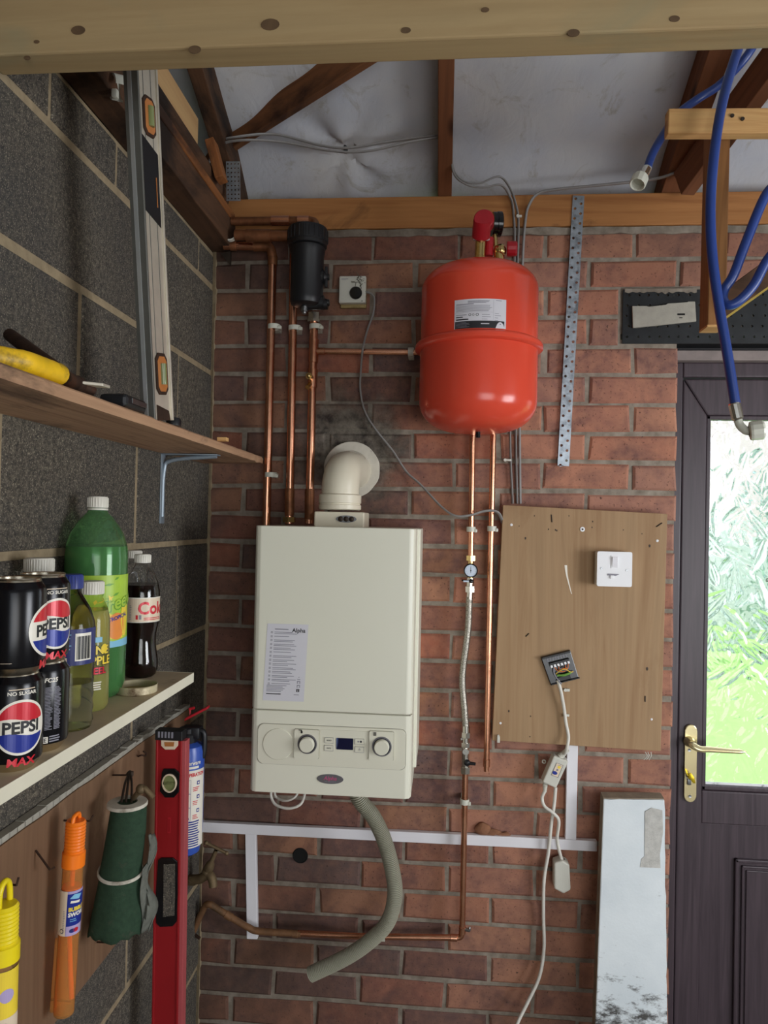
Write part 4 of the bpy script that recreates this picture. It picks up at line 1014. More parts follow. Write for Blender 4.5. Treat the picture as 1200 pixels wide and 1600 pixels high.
for k, v_ in enumerate((1050, 1120, 1185)): pr_.poly([(X(705), Y(v_+28)), (X(765), Y(v_+28)), (X(735), Y(v_-25))] if k == 0 else [(X(705), Y(v_+22)), (X(765), Y(v_+22)), (X(765), Y(v_-22)), (X(705), Y(v_-22))], 'greyink', 1); pr_.rect(X(718), Y(v_+18), X(752), Y(v_-8), 'paper', 2)
pr_.rect(X(702), Y(1278), X(757), Y(1228), 'ink', 1); pr_.rect(X(724), Y(1272), X(734), Y(1246), 'paper', 2); pr_.rect(X(724), Y(1242), X(734), Y(1234), 'paper', 2); pr_.lines(X(660), Y(1330), X(755), 1, 1, .0012, 'greyink', 1)
pr_.build('instruction_sheet', bo, label='printed paper sheet')
# white overflow loop under the boiler
hose('overflow_loop', [W(424, 1232, -.20), W(424, 1246, -.20), W(432, 1258, -.21), W(452, 1263, -.22), W(470, 1256, -.22), W(477, 1238, -.2)], .0033, 'flexw', None)
tag(bpy.data.objects['overflow_loop'], 'white thin tube looping below the left underside of the boiler', 'tube')
o = hose('overflow_loop', [W(428, 1234, -.17), W(432, 1246, -.17), W(446, 1251, -.18), W(460, 1246, -.18), W(468, 1234, -.17)], .003, 'flexw'); tag(o, 'smaller inner white tube loop below the left underside of the boiler', 'tube')
# flue
fl_ = thing('flue', W(529, 822, -.16), 'cream plastic boiler flue elbow with a round wall flange', 'flue'); yf = -.16
A, B_ = W(491, 799, yf-.05), W(569, 821, yf-.05)
b = MB(); b.box((A.x, yf-.05, bz1-.004), (B_.x, yf+.06, A.z), bev=.003); bs = b.build('base_collar', 'flueplastic', fl_)
q = W(541, 811, yf-.0505); b = MB(); b.prism([(q.x+.0245*math.cos(2*PI*k/24), yf-.049, q.z+.0085*math.sin(2*PI*k/24)) for k in range(24)], (0, -.0025, 0)); pt = b.build('test_point_plate', 'steel', bs)
b = MB()
for du in (-.013, 0, .013): b.lathe([(.0062, 0), (.0062, .003), (.003, .005), (0, .005)], (q.x+du, yf-.0515, q.z), (0, -1, 0), 16)
b.build('test_plugs', 'iron', pt)
sk0, sk1 = W(531, 797, yf), W(532, 774, yf); cx_ = (sk0.x+sk1.x)/2
b = MB(); b.lathe([(.0475, 0), (.0515, .002), (.0515, .012), (.0495, .013), (.0495, .016), (.0515, .017), (.0515, sk1.z-sk0.z), (.046, sk1.z-sk0.z+.003)], sk0, (0, 0, 1), 48); b.build('socket', 'flueplastic', fl_)
er = .0455; c0 = Vector((cx_, yf, sk1.z)); wlp = W(553, 735, -.02)
b = MB(); b.tube(smooth_path([c0, c0+Vector((0, 0, .012)), c0+Vector((.001, .003, .035)), c0+Vector((.003, .020, .056)), c0+Vector((.006, .055, .067)), Vector((c0.x+.012, -.05, c0.z+.069)), Vector((c0.x+.014, -.012, c0.z+.069))], 8), er, 40, cap=False); b.build('elbow', 'flueplastic', fl_)
b = MB(); q = W(549, 734, -.014); rf = .0745
b.lathe([(er*.98, .006), (er*1.06, .009), (er*1.1, .004), (rf*.6, .0035), (rf*.98, .0015), (rf, 0), (rf*.985, -.001), (er, -.001)], (q.x, -.011, q.z), (0, -1, 0), 48, sm=False)
for v in b.bm.verts:
    a = math.atan2(v.co.z-q.z, v.co.x-q.x); d_ = math.hypot(v.co.z-q.z, v.co.x-q.x)
    if d_ > rf*.9: v.co.x += .003*math.cos(a)*noise.noise(Vector((math.cos(a)*2.5, math.sin(a)*2.5, 0))); v.co.y -= .006*max(0, noise.noise(Vector((math.cos(a)*1.6, math.sin(a)*1.6, 5))))
b.build('wall_flange', 'disc', fl_)
# grey corrugated condensate hose
path = [W(553, 1225, -.20), W(562, 1250, -.20), W(583, 1276, -.185), W(600, 1312, -.17), W(612, 1355, -.16), W(617, 1398, -.15), W(606, 1440, -.14), W(578, 1470, -.13), W(540, 1496, -.125), W(484, 1523, -.12)]
cp_ = resample(smooth_path(path, 16), .0011)
b = MB(); b.tube(cp_, lambda t_, i: .0163+(.0018 if i % 4 in (1, 2) else -.0018), 20, cap=False)
tag(b.build('condensate_hose', 'greyhose', solid=.0012), 'grey corrugated plastic hose curving down from under the boiler', 'hose')

# ---------------------------------------------------------------- loose cables
def cable(label, pts, r=.004, mat='greycable', flatn=.62, name='cable'): return tag(hose(name, pts, r, mat, flat=flatn, seg=10), label, 'cable')
def U(px, py, d=.05): return W(px, py, -d)
cable('upper of the two grey cables drooping across the roof felt on the left', [U(309, 266, .1), U(325, 256, .12), U(331, 240, .13), U(342, 222, .14), U(370, 214, .16), U(430, 210, .14), U(500, 227, .13), U(545, 231, .13), U(610, 221, .13), U(684, 212, .12)])
cable('lower of the two grey cables drooping across the roof felt on the left', [U(309, 270, .11), U(328, 262, .13), U(336, 246, .14), U(346, 226, .15), U(380, 219, .17), U(440, 222, .15), U(520, 236, .14), U(575, 236, .14), U(640, 222, .14), U(684, 215, .13)])
cable('upper grey cable coming round the middle rafter and down behind the red tank', [U(707, 215, .10), U(708, 262, .09), U(725, 283, .08), U(750, 286, .07), U(780, 276, .06), U(797, 294, .03), U(806, 320, .021), U(810, 345, .02), U(809, 400, .014), U(805, 550, .014), U(806, 690, .014), U(808, 787, .014)])
cable('lower grey cable coming round the middle rafter and down behind the red tank', [U(707, 220, .10), U(708, 268, .09), U(728, 288, .08), U(755, 293, .07), U(782, 289, .06), U(796, 306, .03), U(802, 330, .021), U(804, 400, .014), U(798, 550, .014), U(797, 690, .014), U(801, 787, .014)])
cable('thick grey cable from the right rafter running down beside the red tank', [U(1072, 262, .05), U(1035, 277, .07), U(990, 284, .06), U(930, 290, .05), U(870, 296, .04), U(840, 303, .03), U(826, 322, .021), U(821, 345, .02), U(817, 400, .014), U(812, 550, .014), U(812, 690, .014), U(813, 787, .014)], r=.0055)
cable('long grey cable trailing from the thermostat box to the plywood board', [U(571, 456, .03), U(580, 459, .03), U(585, 468, .028), U(583, 490, .026), U(574, 516, .022), U(567, 545, .068), U(564, 575, .03), U(563, 610, .02), U(571, 645, .02), U(590, 675, .02), U(614, 705, .02), U(635, 737, .02), U(657, 757, .03), U(690, 792, .05), U(712, 806, .068), U(735, 805, .072), U(755, 799, .072), U(771, 798, .072), U(780, 803, .065), U(786, 818, .03)], r=.0046, flatn=.6)
def cable_clip(px, py, d, label, w_=.012, h=.005):
    p = W(px, py, -d); b = MB(); b.box(p+Vector((-w_/2, -.004, -h/2)), p+Vector((w_/2, .004, h/2)), bev=.001); b.cyl(p+Vector((-w_/2, -.0045, 0)), p+Vector((-w_/2, .003, 0)), .004, 10)
    return tag(b.build('cable_clip', 'offwhite'), label, 'cable clip')
cable_clip(812, 338, .024, 'small clip on the timber plate beside the pair of grey cables', .010)
cable_clip(794, 719, .018, 'grey clip bridging the cables above the plywood board', .016)

# ---------------------------------------------------------------- white mini trunking
def trunk(a, bq, w_, label, th_=.016, extra=None):
    t = timber('trunking', a, bq, w_, th_, 'trunk', label, 'trunking', up=Vector((0, 0, 1)) if abs((bq-a).normalized().z) < .9 else Vector((1, 0, 0)), bev=.0015); return t
yt = -.016
trunk(W(312, 1290.5, yt), W(932, 1320.5, yt), .0265, 'long horizontal white trunking across the brick wall below the boiler')
trunk(W(392.5, 1301, yt+.001), W(395, 1465, yt+.001), .0285, 'short vertical white trunking below the left end of the long one')
trunk(W(894, 1155, yt+.001), W(891, 1310, yt+.001), .0275, 'short vertical white trunking between the plywood board and the long one')
b = MB(); p = W(765, 1299, -.012); b.sphere(p+Vector((-.018, 0, .005)), .020, 14, (1.0, .6, .85)); b.sphere(p+Vector((.006, 0, -.002)), .018, 12, (1.5, .5, .5)); b.sphere(p+Vector((.034, 0, -.006)), .012, 12, (1.8, .6, .5))
for v in b.bm.verts: v.co += v.normal*0+Vector((noise.noise(v.co*70), 0, noise.noise(v.co*80+Vector((3, 1, 0)))))*.005
tag(b.build('mortar_lump', plain('mortar_snot', c(134, 92, 66), .95, 0, .2, 60, .7)), 'brown lump of dried filler above the white trunking beside the copper pipe', 'lump')

# ---------------------------------------------------------------- plywood board and what is fixed to it
YO = -.048
cs = [W(786, 789, YO), W(1043, 803, YO), W(1032.5, 1174, YO), W(769, 1157, YO)]
b = MB(); b.prism(cs, (0, .018, 0), bev=.0012)
pb_ = tag(b.build('plywood_board', 'ply'), 'big plywood backing board screwed to the brick wall beside the door', 'board')
b = MB(); b.box((cs[3].x+.025, YO+.018, cs[3].z+.02), (cs[3].x+.075, -.006, cs[0].z-.03)); b.box((cs[2].x-.085, YO+.018, cs[2].z+.02), (cs[2].x-.03, -.006, cs[1].z-.03)); b.build('standoff_batten', 'darkwood', pb_)
b = MB()
for px, py, r_ in ((799, 820, .0035), (1027, 845, .0035), (782, 1130, .003), (1018, 1124, .003)): b.lathe([(r_, 0), (r_*.8, .0012), (0, .0016)], W(px, py, YO), (0, -1, 0), 14)
b.build('screw_heads', 'white', pb_)
q = W(910, 827, YO); b = MB(); b.lathe([(.0062, 0), (.0058, .002), (0, .0024)], q, (0, -1, 0), 20); wsr = b.build('washer', 'white', pb_); b = MB(); b.lathe([(.0025, .0024), (.002, .0034), (0, .0034)], q, (0, -1, 0), 12); b.build('screw', 'iron', wsr)
b = MB(); rg = random.Random(4)
for px, py, r_ in ((821, 841, .0028), (1015, 853, .0032), (795, 1111, .0026), (829, 1119, .0018), (828, 1151, .0016), (1011, 1045, .0036), (835, 806, .0016), (857, 827, .0018), (868, 828, .002), (870, 829, .002), (926, 815, .0018), (925, 824, .0016), (974, 828, .0014), (1003, 834, .0014), (889, 806, .0014), (811, 822, .0014)):
    p = W(px, py, YO); b.prism([p+Vector((r_*.75*math.cos(2*PI*k/10), 0, r_*1.25*math.sin(2*PI*k/10))) for k in range(10)], (0, -.0006, 0))
for px, py, dx, dy in ((1030, 820, 9, -6), (862, 810, 1, 12), (824, 992, 5, -5), (1008, 1092, 0, 9)):
    p0, p1 = W(px-dx/2, py-dy/2, YO-.0004), W(px+dx/2, py+dy/2, YO-.0004); b.tube([p0, p1], .0016, 6)
b.build('nail_holes', 'iron', pb_)
b = MB(); pth = smooth_path([W(884, 883, YO), W(886, 900, YO), W(893, 928, YO)], 6)
for p0, p1, k in zip(pth, pth[1:], range(20)):
    w0 = .0032*(1-.75*k/12); w1 = .0032*(1-.75*(k+1)/12); b.prism([p0+Vector((-w0, 0, 0)), p0+Vector((w0, 0, 0)), p1+Vector((w1, 0, 0)), p1+Vector((-w1, 0, 0))], (0, -.0005, 0))
b.build('paint_streak', 'p_white', pb_)
# switched fused spur
fs = thing('fused_spur', W(954, 917, YO), 'white switched fuse box on the plywood board', 'switch')
p0, p1 = W(933.5, 862, YO-.034), W(986, 916.5, YO-.034)
b = MB(); b.box((p0.x, YO-.030, p1.z), (p1.x, YO, p0.z), bev=.003); b.build('back_box', 'offwhite', fs)
fp = plate('faceplate', p0+Vector((-.001, 0, .001)), p1+Vector((.001, 0, -.001)), YO-.029, .009, 'white', fs, .004, .002); yf = YO-.038
m_ = (p0+p1)/2
sw = plate('rocker_surround', W(955, 868, yf), W(966, 888, yf), yf+.0005, .0022, 'white', fp, .001, .0004)
b = MB(); q0, q1 = W(956.2, 870, yf), W(964.8, 886.5, yf); b.prism([(q0.x, yf-.001, q1.z), (q0.x, yf-.0022, q1.z), (q0.x, yf-.006, q0.z), (q0.x, yf-.001, q0.z)], (q1.x-q0.x, 0, 0), bev=.0005); b.build('rocker', 'trunk', sw)
b = MB(); q = W(957, 899, yf); b.prism([q+Vector((-.012, 0, .004)), q+Vector((.016, 0, .0035)), q+Vector((.008, 0, -.001)), q+Vector((-.012, 0, -.0005))], (0, -.002, 0)); b.build('fuse_slot', 'greyink', fp)
b = MB(); b.box(q+Vector((-.006, -.004, -.008)), q+Vector((.003, 0, .0)), bev=.0008); b.build('fuse_carrier', 'white', fp)
b = MB()
for px, py in ((940, 888), (979.5, 891)): b.lathe([(.0032, 0), (.003, .0012), (0, .0014)], W(px, py, yf), (0, -1, 0), 14)
b.build('screws', 'steel', fp)
# black thermostat back plate, tilted, wires showing
q0, q1, q2, q3 = W(845, 1027, YO-.008), W(891, 1015.5, YO-.008), W(904.5, 1059.5, YO-.008), W(861, 1071.5, YO-.008)
wp = thing('wiring_plate', W(875, 1071, YO), 'black tilted wiring back plate with bare coloured wires on the plywood board', 'wiring plate')
b = MB(); b.prism([q0, q1, q2, q3], (0, .008, 0), bev=.0015); b.build('plate', 'blackgloss', wp)
eu = (q1-q0).normalized(); ev_ = (q0-q3).normalized(); WW, HH = (q1-q0).length, (q0-q3).length
def Q(u, v, d=0): return q3+eu*(u*WW)+ev_*(v*HH)+Vector((0, -d, 0))
b = MB(); b.prism([Q(.18, .60), Q(.86, .60), Q(.86, .76), Q(.18, .76)], (0, -.009, 0), bev=.001)
b.prism([Q(.02, .93), Q(.98, .93), Q(.98, .99), Q(.02, .99)], (0, -.006, 0), bev=.0008); b.prism([Q(.02, .02), Q(.98, .02), Q(.98, .06), Q(.02, .06)], (0, -.005, 0), bev=.0008)
b.prism([Q(.28, .08), Q(.72, .08), Q(.72, .22), Q(.28, .22)], (0, -.004, 0), bev=.0008); b.build('terminal_block', 'black', wp)
b = MB()
for k in range(6): b.prism([Q(.19+.115*k, .60, .009), Q(.26+.115*k, .60, .009), Q(.26+.115*k, .685, .009), Q(.19+.115*k, .685, .009)], (0, -.0015, 0), bev=.0004)
b.build('terminal_screws', 'white', wp)
b = MB()
for k in range(8): b.prism([Q(.16+.09*k, .80, 0), Q(.185+.09*k, .80, 0), Q(.185+.09*k, .92, 0), Q(.16+.09*k, .92, 0)], (0, -.003, 0))
b.build('vent_ribs', 'greyink', wp)
hose('orange_wire', [Q(.30, .60, .006), Q(.38, .45, .010), Q(.55, .50, .012), Q(.70, .46, .010), Q(.80, .66, .006)], .0011, 'wireorange', wp, 8)
hose('orange_wire', [Q(.45, .58, .006), Q(.42, .42, .008), Q(.60, .40, .010), Q(.68, .58, .006)], .0011, 'wireorange', wp, 8)
hose('yellow_wire', [Q(.28, .36, .006), Q(.45, .46, .014), Q(.62, .46, .014), Q(.74, .32, .010), Q(.84, .30, .006)], .0012, 'wireyellow', wp, 8)
hose('green_sleeve', [Q(.30, .30, .006), Q(.55, .27, .010), Q(.76, .30, .008)], .0030, 'green_pcb', wp, 8)
hose('grey_wire', [Q(.30, .62, .006), Q(.22, .40, .010), Q(.28, .15, .012), Q(.34, .0, .010)], .0014, 'greyink', wp, 8)
# white flex down to the inline adaptor
Yc = YO-.012
cable('white flex from the black wiring plate down to the inline adaptor', [W(871.5, 1063, Yc), W(876, 1078, Yc-.005), W(881, 1105, Yc), W(884, 1128, Yc), W(888, 1150, Yc-.004), W(886, 1168, Yc-.01), W(882, 1178, -.055)], .0043, 'flexw', 1, 'flex')
cable_clip(886.5, 1078, -YO+.004, 'white clip on the board just under the black wiring plate', .011, .007)
cable_clip(886, 1117.5, -YO+.004, 'white clip holding the flex halfway down the board', .010, .006)
p = W(778.5, 1154, YO-.003); b = MB(); b.box(p+Vector((-.003, -.003, -.010)), p+Vector((.004, .003, .006)), bev=.001); b.cyl(p+Vector((0, -.004, .007)), p+Vector((0, .003, .007)), .003, 10); tag(b.build('cable_clip', 'offwhite'), 'white clip at the lower left corner of the plywood board', 'cable clip')
# inline adaptor box
ad = thing('inline_adaptor', W(868, 1232, -.05), 'cream inline adaptor box hanging on its flex below the board', 'adaptor'); ya = -.062
q0, q1, q2, q3 = W(865.5, 1181, ya), W(888.5, 1190, ya), W(869, 1232, ya), W(847.5, 1222.5, ya)
b = MB(); b.prism([q0, q1, q2, q3], (0, .034, 0), bev=.003); b.build('body', 'offwhite', ad)
eu = (q1-q0).normalized(); ev_ = (q0-q3).normalized()
pr_ = Print(flat((q2+q3)/2+(q0-q3)*.36+Vector((0, -.0004, 0)), eu, ev_)); pr_.rect(-.006, 0, .012, .034, 'badge'); pr_.rect(-.005, .001, .0105, .033, 'p_cream', 2); pr_.ell(.0, .0085, .0062, .0045, 'p_blue', 3, 16); pr_.ell(.0025, .0175, .0026, .0026, 'greyink', 3, 12); pr_.ell(.004, .0255, .0038, .0034, 'p_yellow', 3, 12); pr_.rect(-.001, .0295, .0085, .0305, 'greyink', 3); pr_.build('indicator_panel', ad)
b = MB(); a_ = (q0+q1)/2+Vector((0, .016, 0)); bq = W(887, 1171, -.052)
b.tube(resample([a_, bq], .0012), lambda t_, i: (.0085-.003*t_)*(1 if i % 3 else .86), 12)
a_ = q3*.72+q2*.28+Vector((0, .016, 0)); bq = W(851, 1238, -.05); b.tube(resample([a_, bq], .0012), lambda t_, i: (.0075-.003*t_)*(1 if i % 3 else .86), 12); b.build('cord_grip', 'offwhite', ad)
p = W(850, 1190, -.03); b = MB(); b.lathe([(.003, -.001), (.0052, -.001), (.0052, .001), (.003, .001)], p, (.3, 1, 0), 14, sm=False); b.build('hanging_ring', 'offwhite', ad)
cable('short white flex from the adaptor to the rubber socket', [W(851, 1236, -.05), W(847, 1247, -.05), W(851, 1260, -.055), W(865, 1271, -.06), W(873, 1283, -.055), W(870.5, 1310, -.042), W(874, 1330, -.04), W(879, 1347, -.036)], .0042, 'flexw', 1, 'flex')
cable('long white flex hanging from the adaptor to below the photo', [W(868, 1230, -.045), W(866, 1255, -.045), W(861, 1290, -.045), W(857, 1330, -.04), W(850, 1375, -.035), W(849, 1430, -.03), W(850, 1480, -.03), W(843, 1525, -.04), W(825, 1565, -.05), W(808, 1600, -.06), W(796, 1640, -.07), W(792, 1700, -.09)], .0044, 'flexw', 1, 'flex')
sk = thing('socket', W(880, 1397, -.03), 'grubby white rubber socket dangling on a short flex', 'socket')
b = MB(); b.prism([W(866, 1349, -.05), W(879, 1345, -.05), W(890, 1351, -.05), W(892, 1391, -.05), W(881, 1397, -.05), W(866, 1389, -.05)], (0, .036, 0), bev=.004); b.build('body', 'offwhite', sk)
b = MB(); b.lathe([(.008, 0), (.006, .008), (.005, .012)], W(879, 1349, -.034), (0, 0, 1), 12); b.build('cord_grip', 'iron', sk)
# dead roots poking out under the board
b = MB()
for dx in (0, 4, 9): b.tube(smooth_path([W(1008+dx, 1175, -.03), W(1011+dx*.7, 1181, -.035), W(1006+dx*.9, 1187, -.03)], 4), .0012, 6)
tag(b.build('fibre_wisp', 'flexw'), 'pale frayed fibres poking out under the right end of the plywood board', 'fibres')

# ---------------------------------------------------------------- polystyrene slab leaning by the door
yf = -.075
A, B_, Cc, Dd = W(943, 1249, yf), W(1038, 1250, yf), W(1044, 1720, yf-.10), W(926, 1720, yf-.10)
fo = thing('foam_slab', W(985, 1700, -.1), 'stained white polystyrene slab leaning against the bricks beside the door', 'foam slab')
b = MB(); n_ = 30; th_ = .032
ed = []
for k in range(n_+1): t = k/n_; p = B_.lerp(Cc, t); ed.append(p+Vector((.0035*noise.noise(p*38), 0, 0)))
tp_ = [A.lerp(B_, k/8)+Vector((0, 0, .0018*noise.noise(Vector((k*1.7, 0, 0))))) for k in range(9)]
b.prism(tp_[:-1]+ed+[Dd], (0, th_, 0), bev=.0025); b.build('slab', 'foam', fo, org=(A.x+.06, yf, Dd.z))
zlen = A.z-Dd.z
b = MB(); b.prism([A+Vector((-.0006, .002, 0)), A+Vector((-.0006, th_+.001, .004)), Dd+Vector((-.0006, th_, 0)), Dd+Vector((-.0006, .002, 0))], (.0012, 0, 0)); b.prism([A+Vector((0, .003, .0005)), A+Vector((0, th_+.001, .004)), B_+Vector((0, th_+.001, .004)), B_+Vector((0, .003, .0005))], (0, 0, .0022)); b.build('dirty_edge', 'foamedge', fo)
b = MB(); poly = [(1008, 1268), (1018, 1262), (1035, 1266), (1036, 1300), (1031, 1335), (1032, 1356), (1000, 1355), (1002, 1342), (1007, 1338)]
dpt = lambda py: yf-.10*(py-1247)/(1720-1247)-.0008
b.prism([W(x, y, dpt(y)) for x, y in poly], (0, -.0008, 0)); b.build('torn_patch', 'foamtorn', fo)
# ---------------------------------------------------------------- door
DY = .055
d1 = thing('door_1', (1.05, DY, 0), None, None); tag(d1, kind='structure')
def X_(px, py=900, y=DY): return W(px, py, y).x
fx0, gx0 = XJ-.01, W(1063, 900, DY).x            # frame and leaf edges
lz1, lx1 = W(1100, 592, DY).z, 1.395            # leaf top and far side
b = MB()
b.box((fx0, DY-.012, 0), (gx0-.004, DY+.06, W(1100, 566, DY-.012).z), bev=.004); b.box((lx1+.004, DY-.012, 0), (1.46, DY+.06, W(1100, 566, DY-.012).z), bev=.004)
b.box((gx0-.0045, DY-.0115, W(1100, 589, DY-.012).z), (1.46, DY+.06, W(1100, 566, DY-.012).z), bev=.004); b.build('door_frame', 'door', d1)
b = MB(); zt = W(1100, 566, DY-.012).z; b.box((XJ-.004, DY-.035, zt), (1.5, DY+.06, zt+.026), bev=.002); b.build('frame_head_ledge', 'doordust', d1)
box('head_gap', (XJ-.004, DY-.01, zt+.026), (1.5, DY+.05, 2.075), 'doorgroove', d1, bev=0)
box('door_gasket', (gx0-.004, DY+.004, .01), (gx0+.004, DY+.05, lz1+.008), 'doorgroove', d1, bev=0)
gl, gb, gt = W(1106, 900, DY+.012).x, W(1150, 1228, DY+.012).z, W(1150, 657, DY+.012).z
gr = gl+.56
def rail(name, poly, parent, y0=DY, t=.045): return MB().prism([(x, y0, z) for x, z in poly], (0, t, 0), bev=.004).build(name, 'door', parent)
lf = thing('door_leaf', (1.0, DY, 0), None, None); lf.parent = d1; lf.location = Vector((1.0, DY, 0))-Vector((1.05, DY, 0))
ro = .012
zm = W(1150, 1290, DY).z
rail('stile', [(gx0, .005), (gx0, lz1), (gl-ro, gt+ro), (gl-ro, zm-.02), (gl-ro, .16)], lf)
rail('stile', [(lx1, .005), (lx1, lz1), (gr+ro, gt+ro), (gr+ro, .16)], lf)
rail('top_rail', [(gx0+.002, lz1), (lx1-.002, lz1), (gr+ro, gt+ro), (gl-ro, gt+ro)], lf)
rail('middle_rail', [(gl-ro, gb-ro), (gr+ro, gb-ro), (gr+ro, zm), (gl-ro, zm)], lf)
rail('bottom_rail', [(gx0+.002, .005), (lx1-.002, .005), (gr+ro, .16), (gl-ro, .16)], lf)
# glazing bead
b = MB()
for lo, hi in (((gl-ro, gb-ro), (gl, gt+ro)), ((gr, gb-ro), (gr+ro, gt+ro)), ((gl-ro, gb-ro), (gr+ro, gb)), ((gl-ro, gt), (gr+ro, gt+ro))): b.box((lo[0], DY+.004, lo[1]), (hi[0], DY+.03, hi[1]), bev=.003)
b.build('glazing_bead', 'door', lf)
b = MB(); b.box((gl-.002, DY+.016, gb), (gr+.002, DY+.019, gb+.006)); b.box((gl, DY+.016, gb), (gl+.0025, DY+.019, gt)); b.build('glazing_seal', 'white', lf)
# lower moulded panel
px0, pz1 = gl-ro, zm
rail('lower_panel', [(px0, .16), (gr+ro, .16), (gr+ro, pz1), (px0, pz1)], lf, DY+.012, .03)
mx0, mz1 = W(1149, 1400, DY).x, W(1180, 1345, DY).z
b = MB()
for k, (ins, w_, h_) in enumerate(((0, .009, .010), (.018, .006, .006), (.030, .004, .004))):
    x0, x1, z0, z1 = mx0+ins, gr+ro-.06-ins, .22+ins, mz1-ins
    for lo, hi in (((x0, z0), (x0+w_, z1)), ((x1-w_, z0), (x1, z1)), ((x0, z0), (x1, z0+w_)), ((x0, z1-w_), (x1, z1))): b.box((lo[0], DY+.012-h_, lo[1]), (hi[0], DY+.02, hi[1]), bev=.0025)
b.build('panel_moulding', 'door', lf)
# obscured glass, its room side embossed with overlapping leaves
rg = random.Random(21); leaves = []
bins = {}
for k in range(330):
    u, v = rg.uniform(gl-.03, gr+.03), rg.uniform(gb-.03, gt+.03)
    a = rg.uniform(.5, 2.7); leaves.append((u, v, math.cos(a), math.sin(a), rg.uniform(.035, .062), rg.uniform(.012, .020)))
for lf_ in leaves:
    for i_ in (-1, 0, 1):
        for j_ in (-1, 0, 1): bins.setdefault((int(lf_[0]/.07)+i_, int(lf_[1]/.07)+j_), []).append(lf_)
def leafh(x, z):
    h = 0; best = 0
    for u, v, ca, sa, L, wd in bins.get((int(x/.07), int(z/.07)), ()):
        dx, dz = x-u, z-v
        if dx*dx+dz*dz > .0046: continue
        s_ = (dx*ca+dz*sa)/L
        if abs(s_) >= 1: continue
        t_ = (-dx*sa+dz*ca)/wd; ww = (1-s_*s_)
        e = 1-(t_/ww)**2 if ww > .02 else -1
        if e > 0:
            hh = .0021*math.sqrt(e)*ww**.5-.0008*math.exp(-(t_/.10)**2)-.0003*abs(math.sin(14*(s_+abs(t_)*.5)))*abs(t_)
            if hh > best: best = hh
    return best+.0006*noise.noise(Vector((x*60, z*60, 0)))
b = MB(); st = .0025; nx, nz = int((gr-gl)/st), int((gt-gb)/st); g = []
for j in range(nz+1):
    z_ = gb+(gt-gb)*j/nz; g.append([b.bm.verts.new((gl+(gr-gl)*i/nx, DY+.018-leafh(gl+(gr-gl)*i/nx, z_), z_)) for i in range(nx+1)])
back = [b.bm.verts.new((x, DY+.026, z_)) for x, z_ in ((gl, gb), (gr, gb), (gr, gt), (gl, gt))]
for j in range(nz):
    for i in range(nx): b._f([g[j][i], g[j][i+1], g[j+1][i+1], g[j+1][i]]).smooth = True
b._f(back)
b._f([r_[0] for r_ in g]+[back[3], back[0]]); b._f([r_[nx] for r_ in g]+[back[2], back[1]]); b._f(g[0]+[back[1], back[0]]); b._f(g[nz]+[back[2], back[3]])
b.build('pane', 'doorglass', lf)
# brass lever handle with key
hy = DY-.0005; q0, q1 = W(1078, 1131, hy), W(1078, 1252, hy); hw = W(1087, 1190, hy).x-W(1068.5, 1190, hy).x; hw /= 2; cx_ = (W(1087, 1190, hy).x+W(1068.5, 1190, hy).x)/2
pts = [(cx_+hw*math.cos(R(a)), hy, q0.z-hw+hw*math.sin(R(a))) for a in range(0, 181, 15)]+[(cx_+hw*math.cos(R(a)), hy, q1.z+hw+hw*math.sin(R(a))) for a in range(180, 361, 15)]
hd = thing('door_handle', (cx_, hy, q1.z), None, None); hd.parent = d1; hd.location = Vector((cx_, hy, q1.z))-Vector((1.05, DY, 0))
hd['wl'] = (cx_, hy, q1.z)
b = MB(); b.prism(pts, (0, -.008, 0), bev=.0025); b.build('back_plate', 'goldbrass', hd)
p0 = W(1076, 1158, hy-.006)
b = MB(); b.lathe([(.0135, 0), (.0135, .010), (.0105, .014), (.010, .034)], p0, (0, -1, 0), 24)
b.tube(smooth_path([p0+Vector((0, -.030, .001)), W(1082, 1164, hy-.045), W(1093, 1170, hy-.050), W(1110, 1171, hy-.050), W(1135, 1173, hy-.050), W(1166, 1175, hy-.048)], 8), lambda t_, i: .0100*(1-.62*max(0, t_-.25)**1.3) if t_ < .97 else .003, 18, flat=.8); b.build('lever', 'goldbrass', hd)
b = MB()
for px, py in ((1077, 1172), (1078, 1244)): b.lathe([(.0042, 0), (.0038, .0015), (.001, .001), (0, .001)], W(px, py, hy-.008), (0, -1, 0), 16)
b.build('screws', 'steel', hd)
q = W(1076.5, 1219, hy-.008); b = MB(); b.cyl(q+Vector((0, 0, .011)), q+Vector((0, -.004, .011)), .0085, 20); b.box(q+Vector((-.005, -.004, -.012)), q+Vector((.005, 0, .010)), bev=.002); b.build('lock_cylinder', 'steel', hd)
b = MB(); k0 = W(1074.5, 1213, hy-.012); b.tube([k0, k0+Vector((0, -.012, 0))], .0025, 8)
kp = [W(1074, 1209, hy-.024), W(1080, 1208, hy-.026), W(1085, 1215, hy-.028), W(1087, 1224, hy-.028), W(1083, 1224, hy-.028), W(1077, 1216, hy-.026)]; b.prism(kp, (.001, .004, 0), bev=.0008); b.prism([W(1070, 1201, hy-.02), W(1072, 1201, hy-.02), W(1076, 1211, hy-.022), W(1074, 1212, hy-.022)], (0, .0025, 0)); b.build('key', plain('yellow_brass_key', c(206, 178, 40), .3, .7, .1), hd)
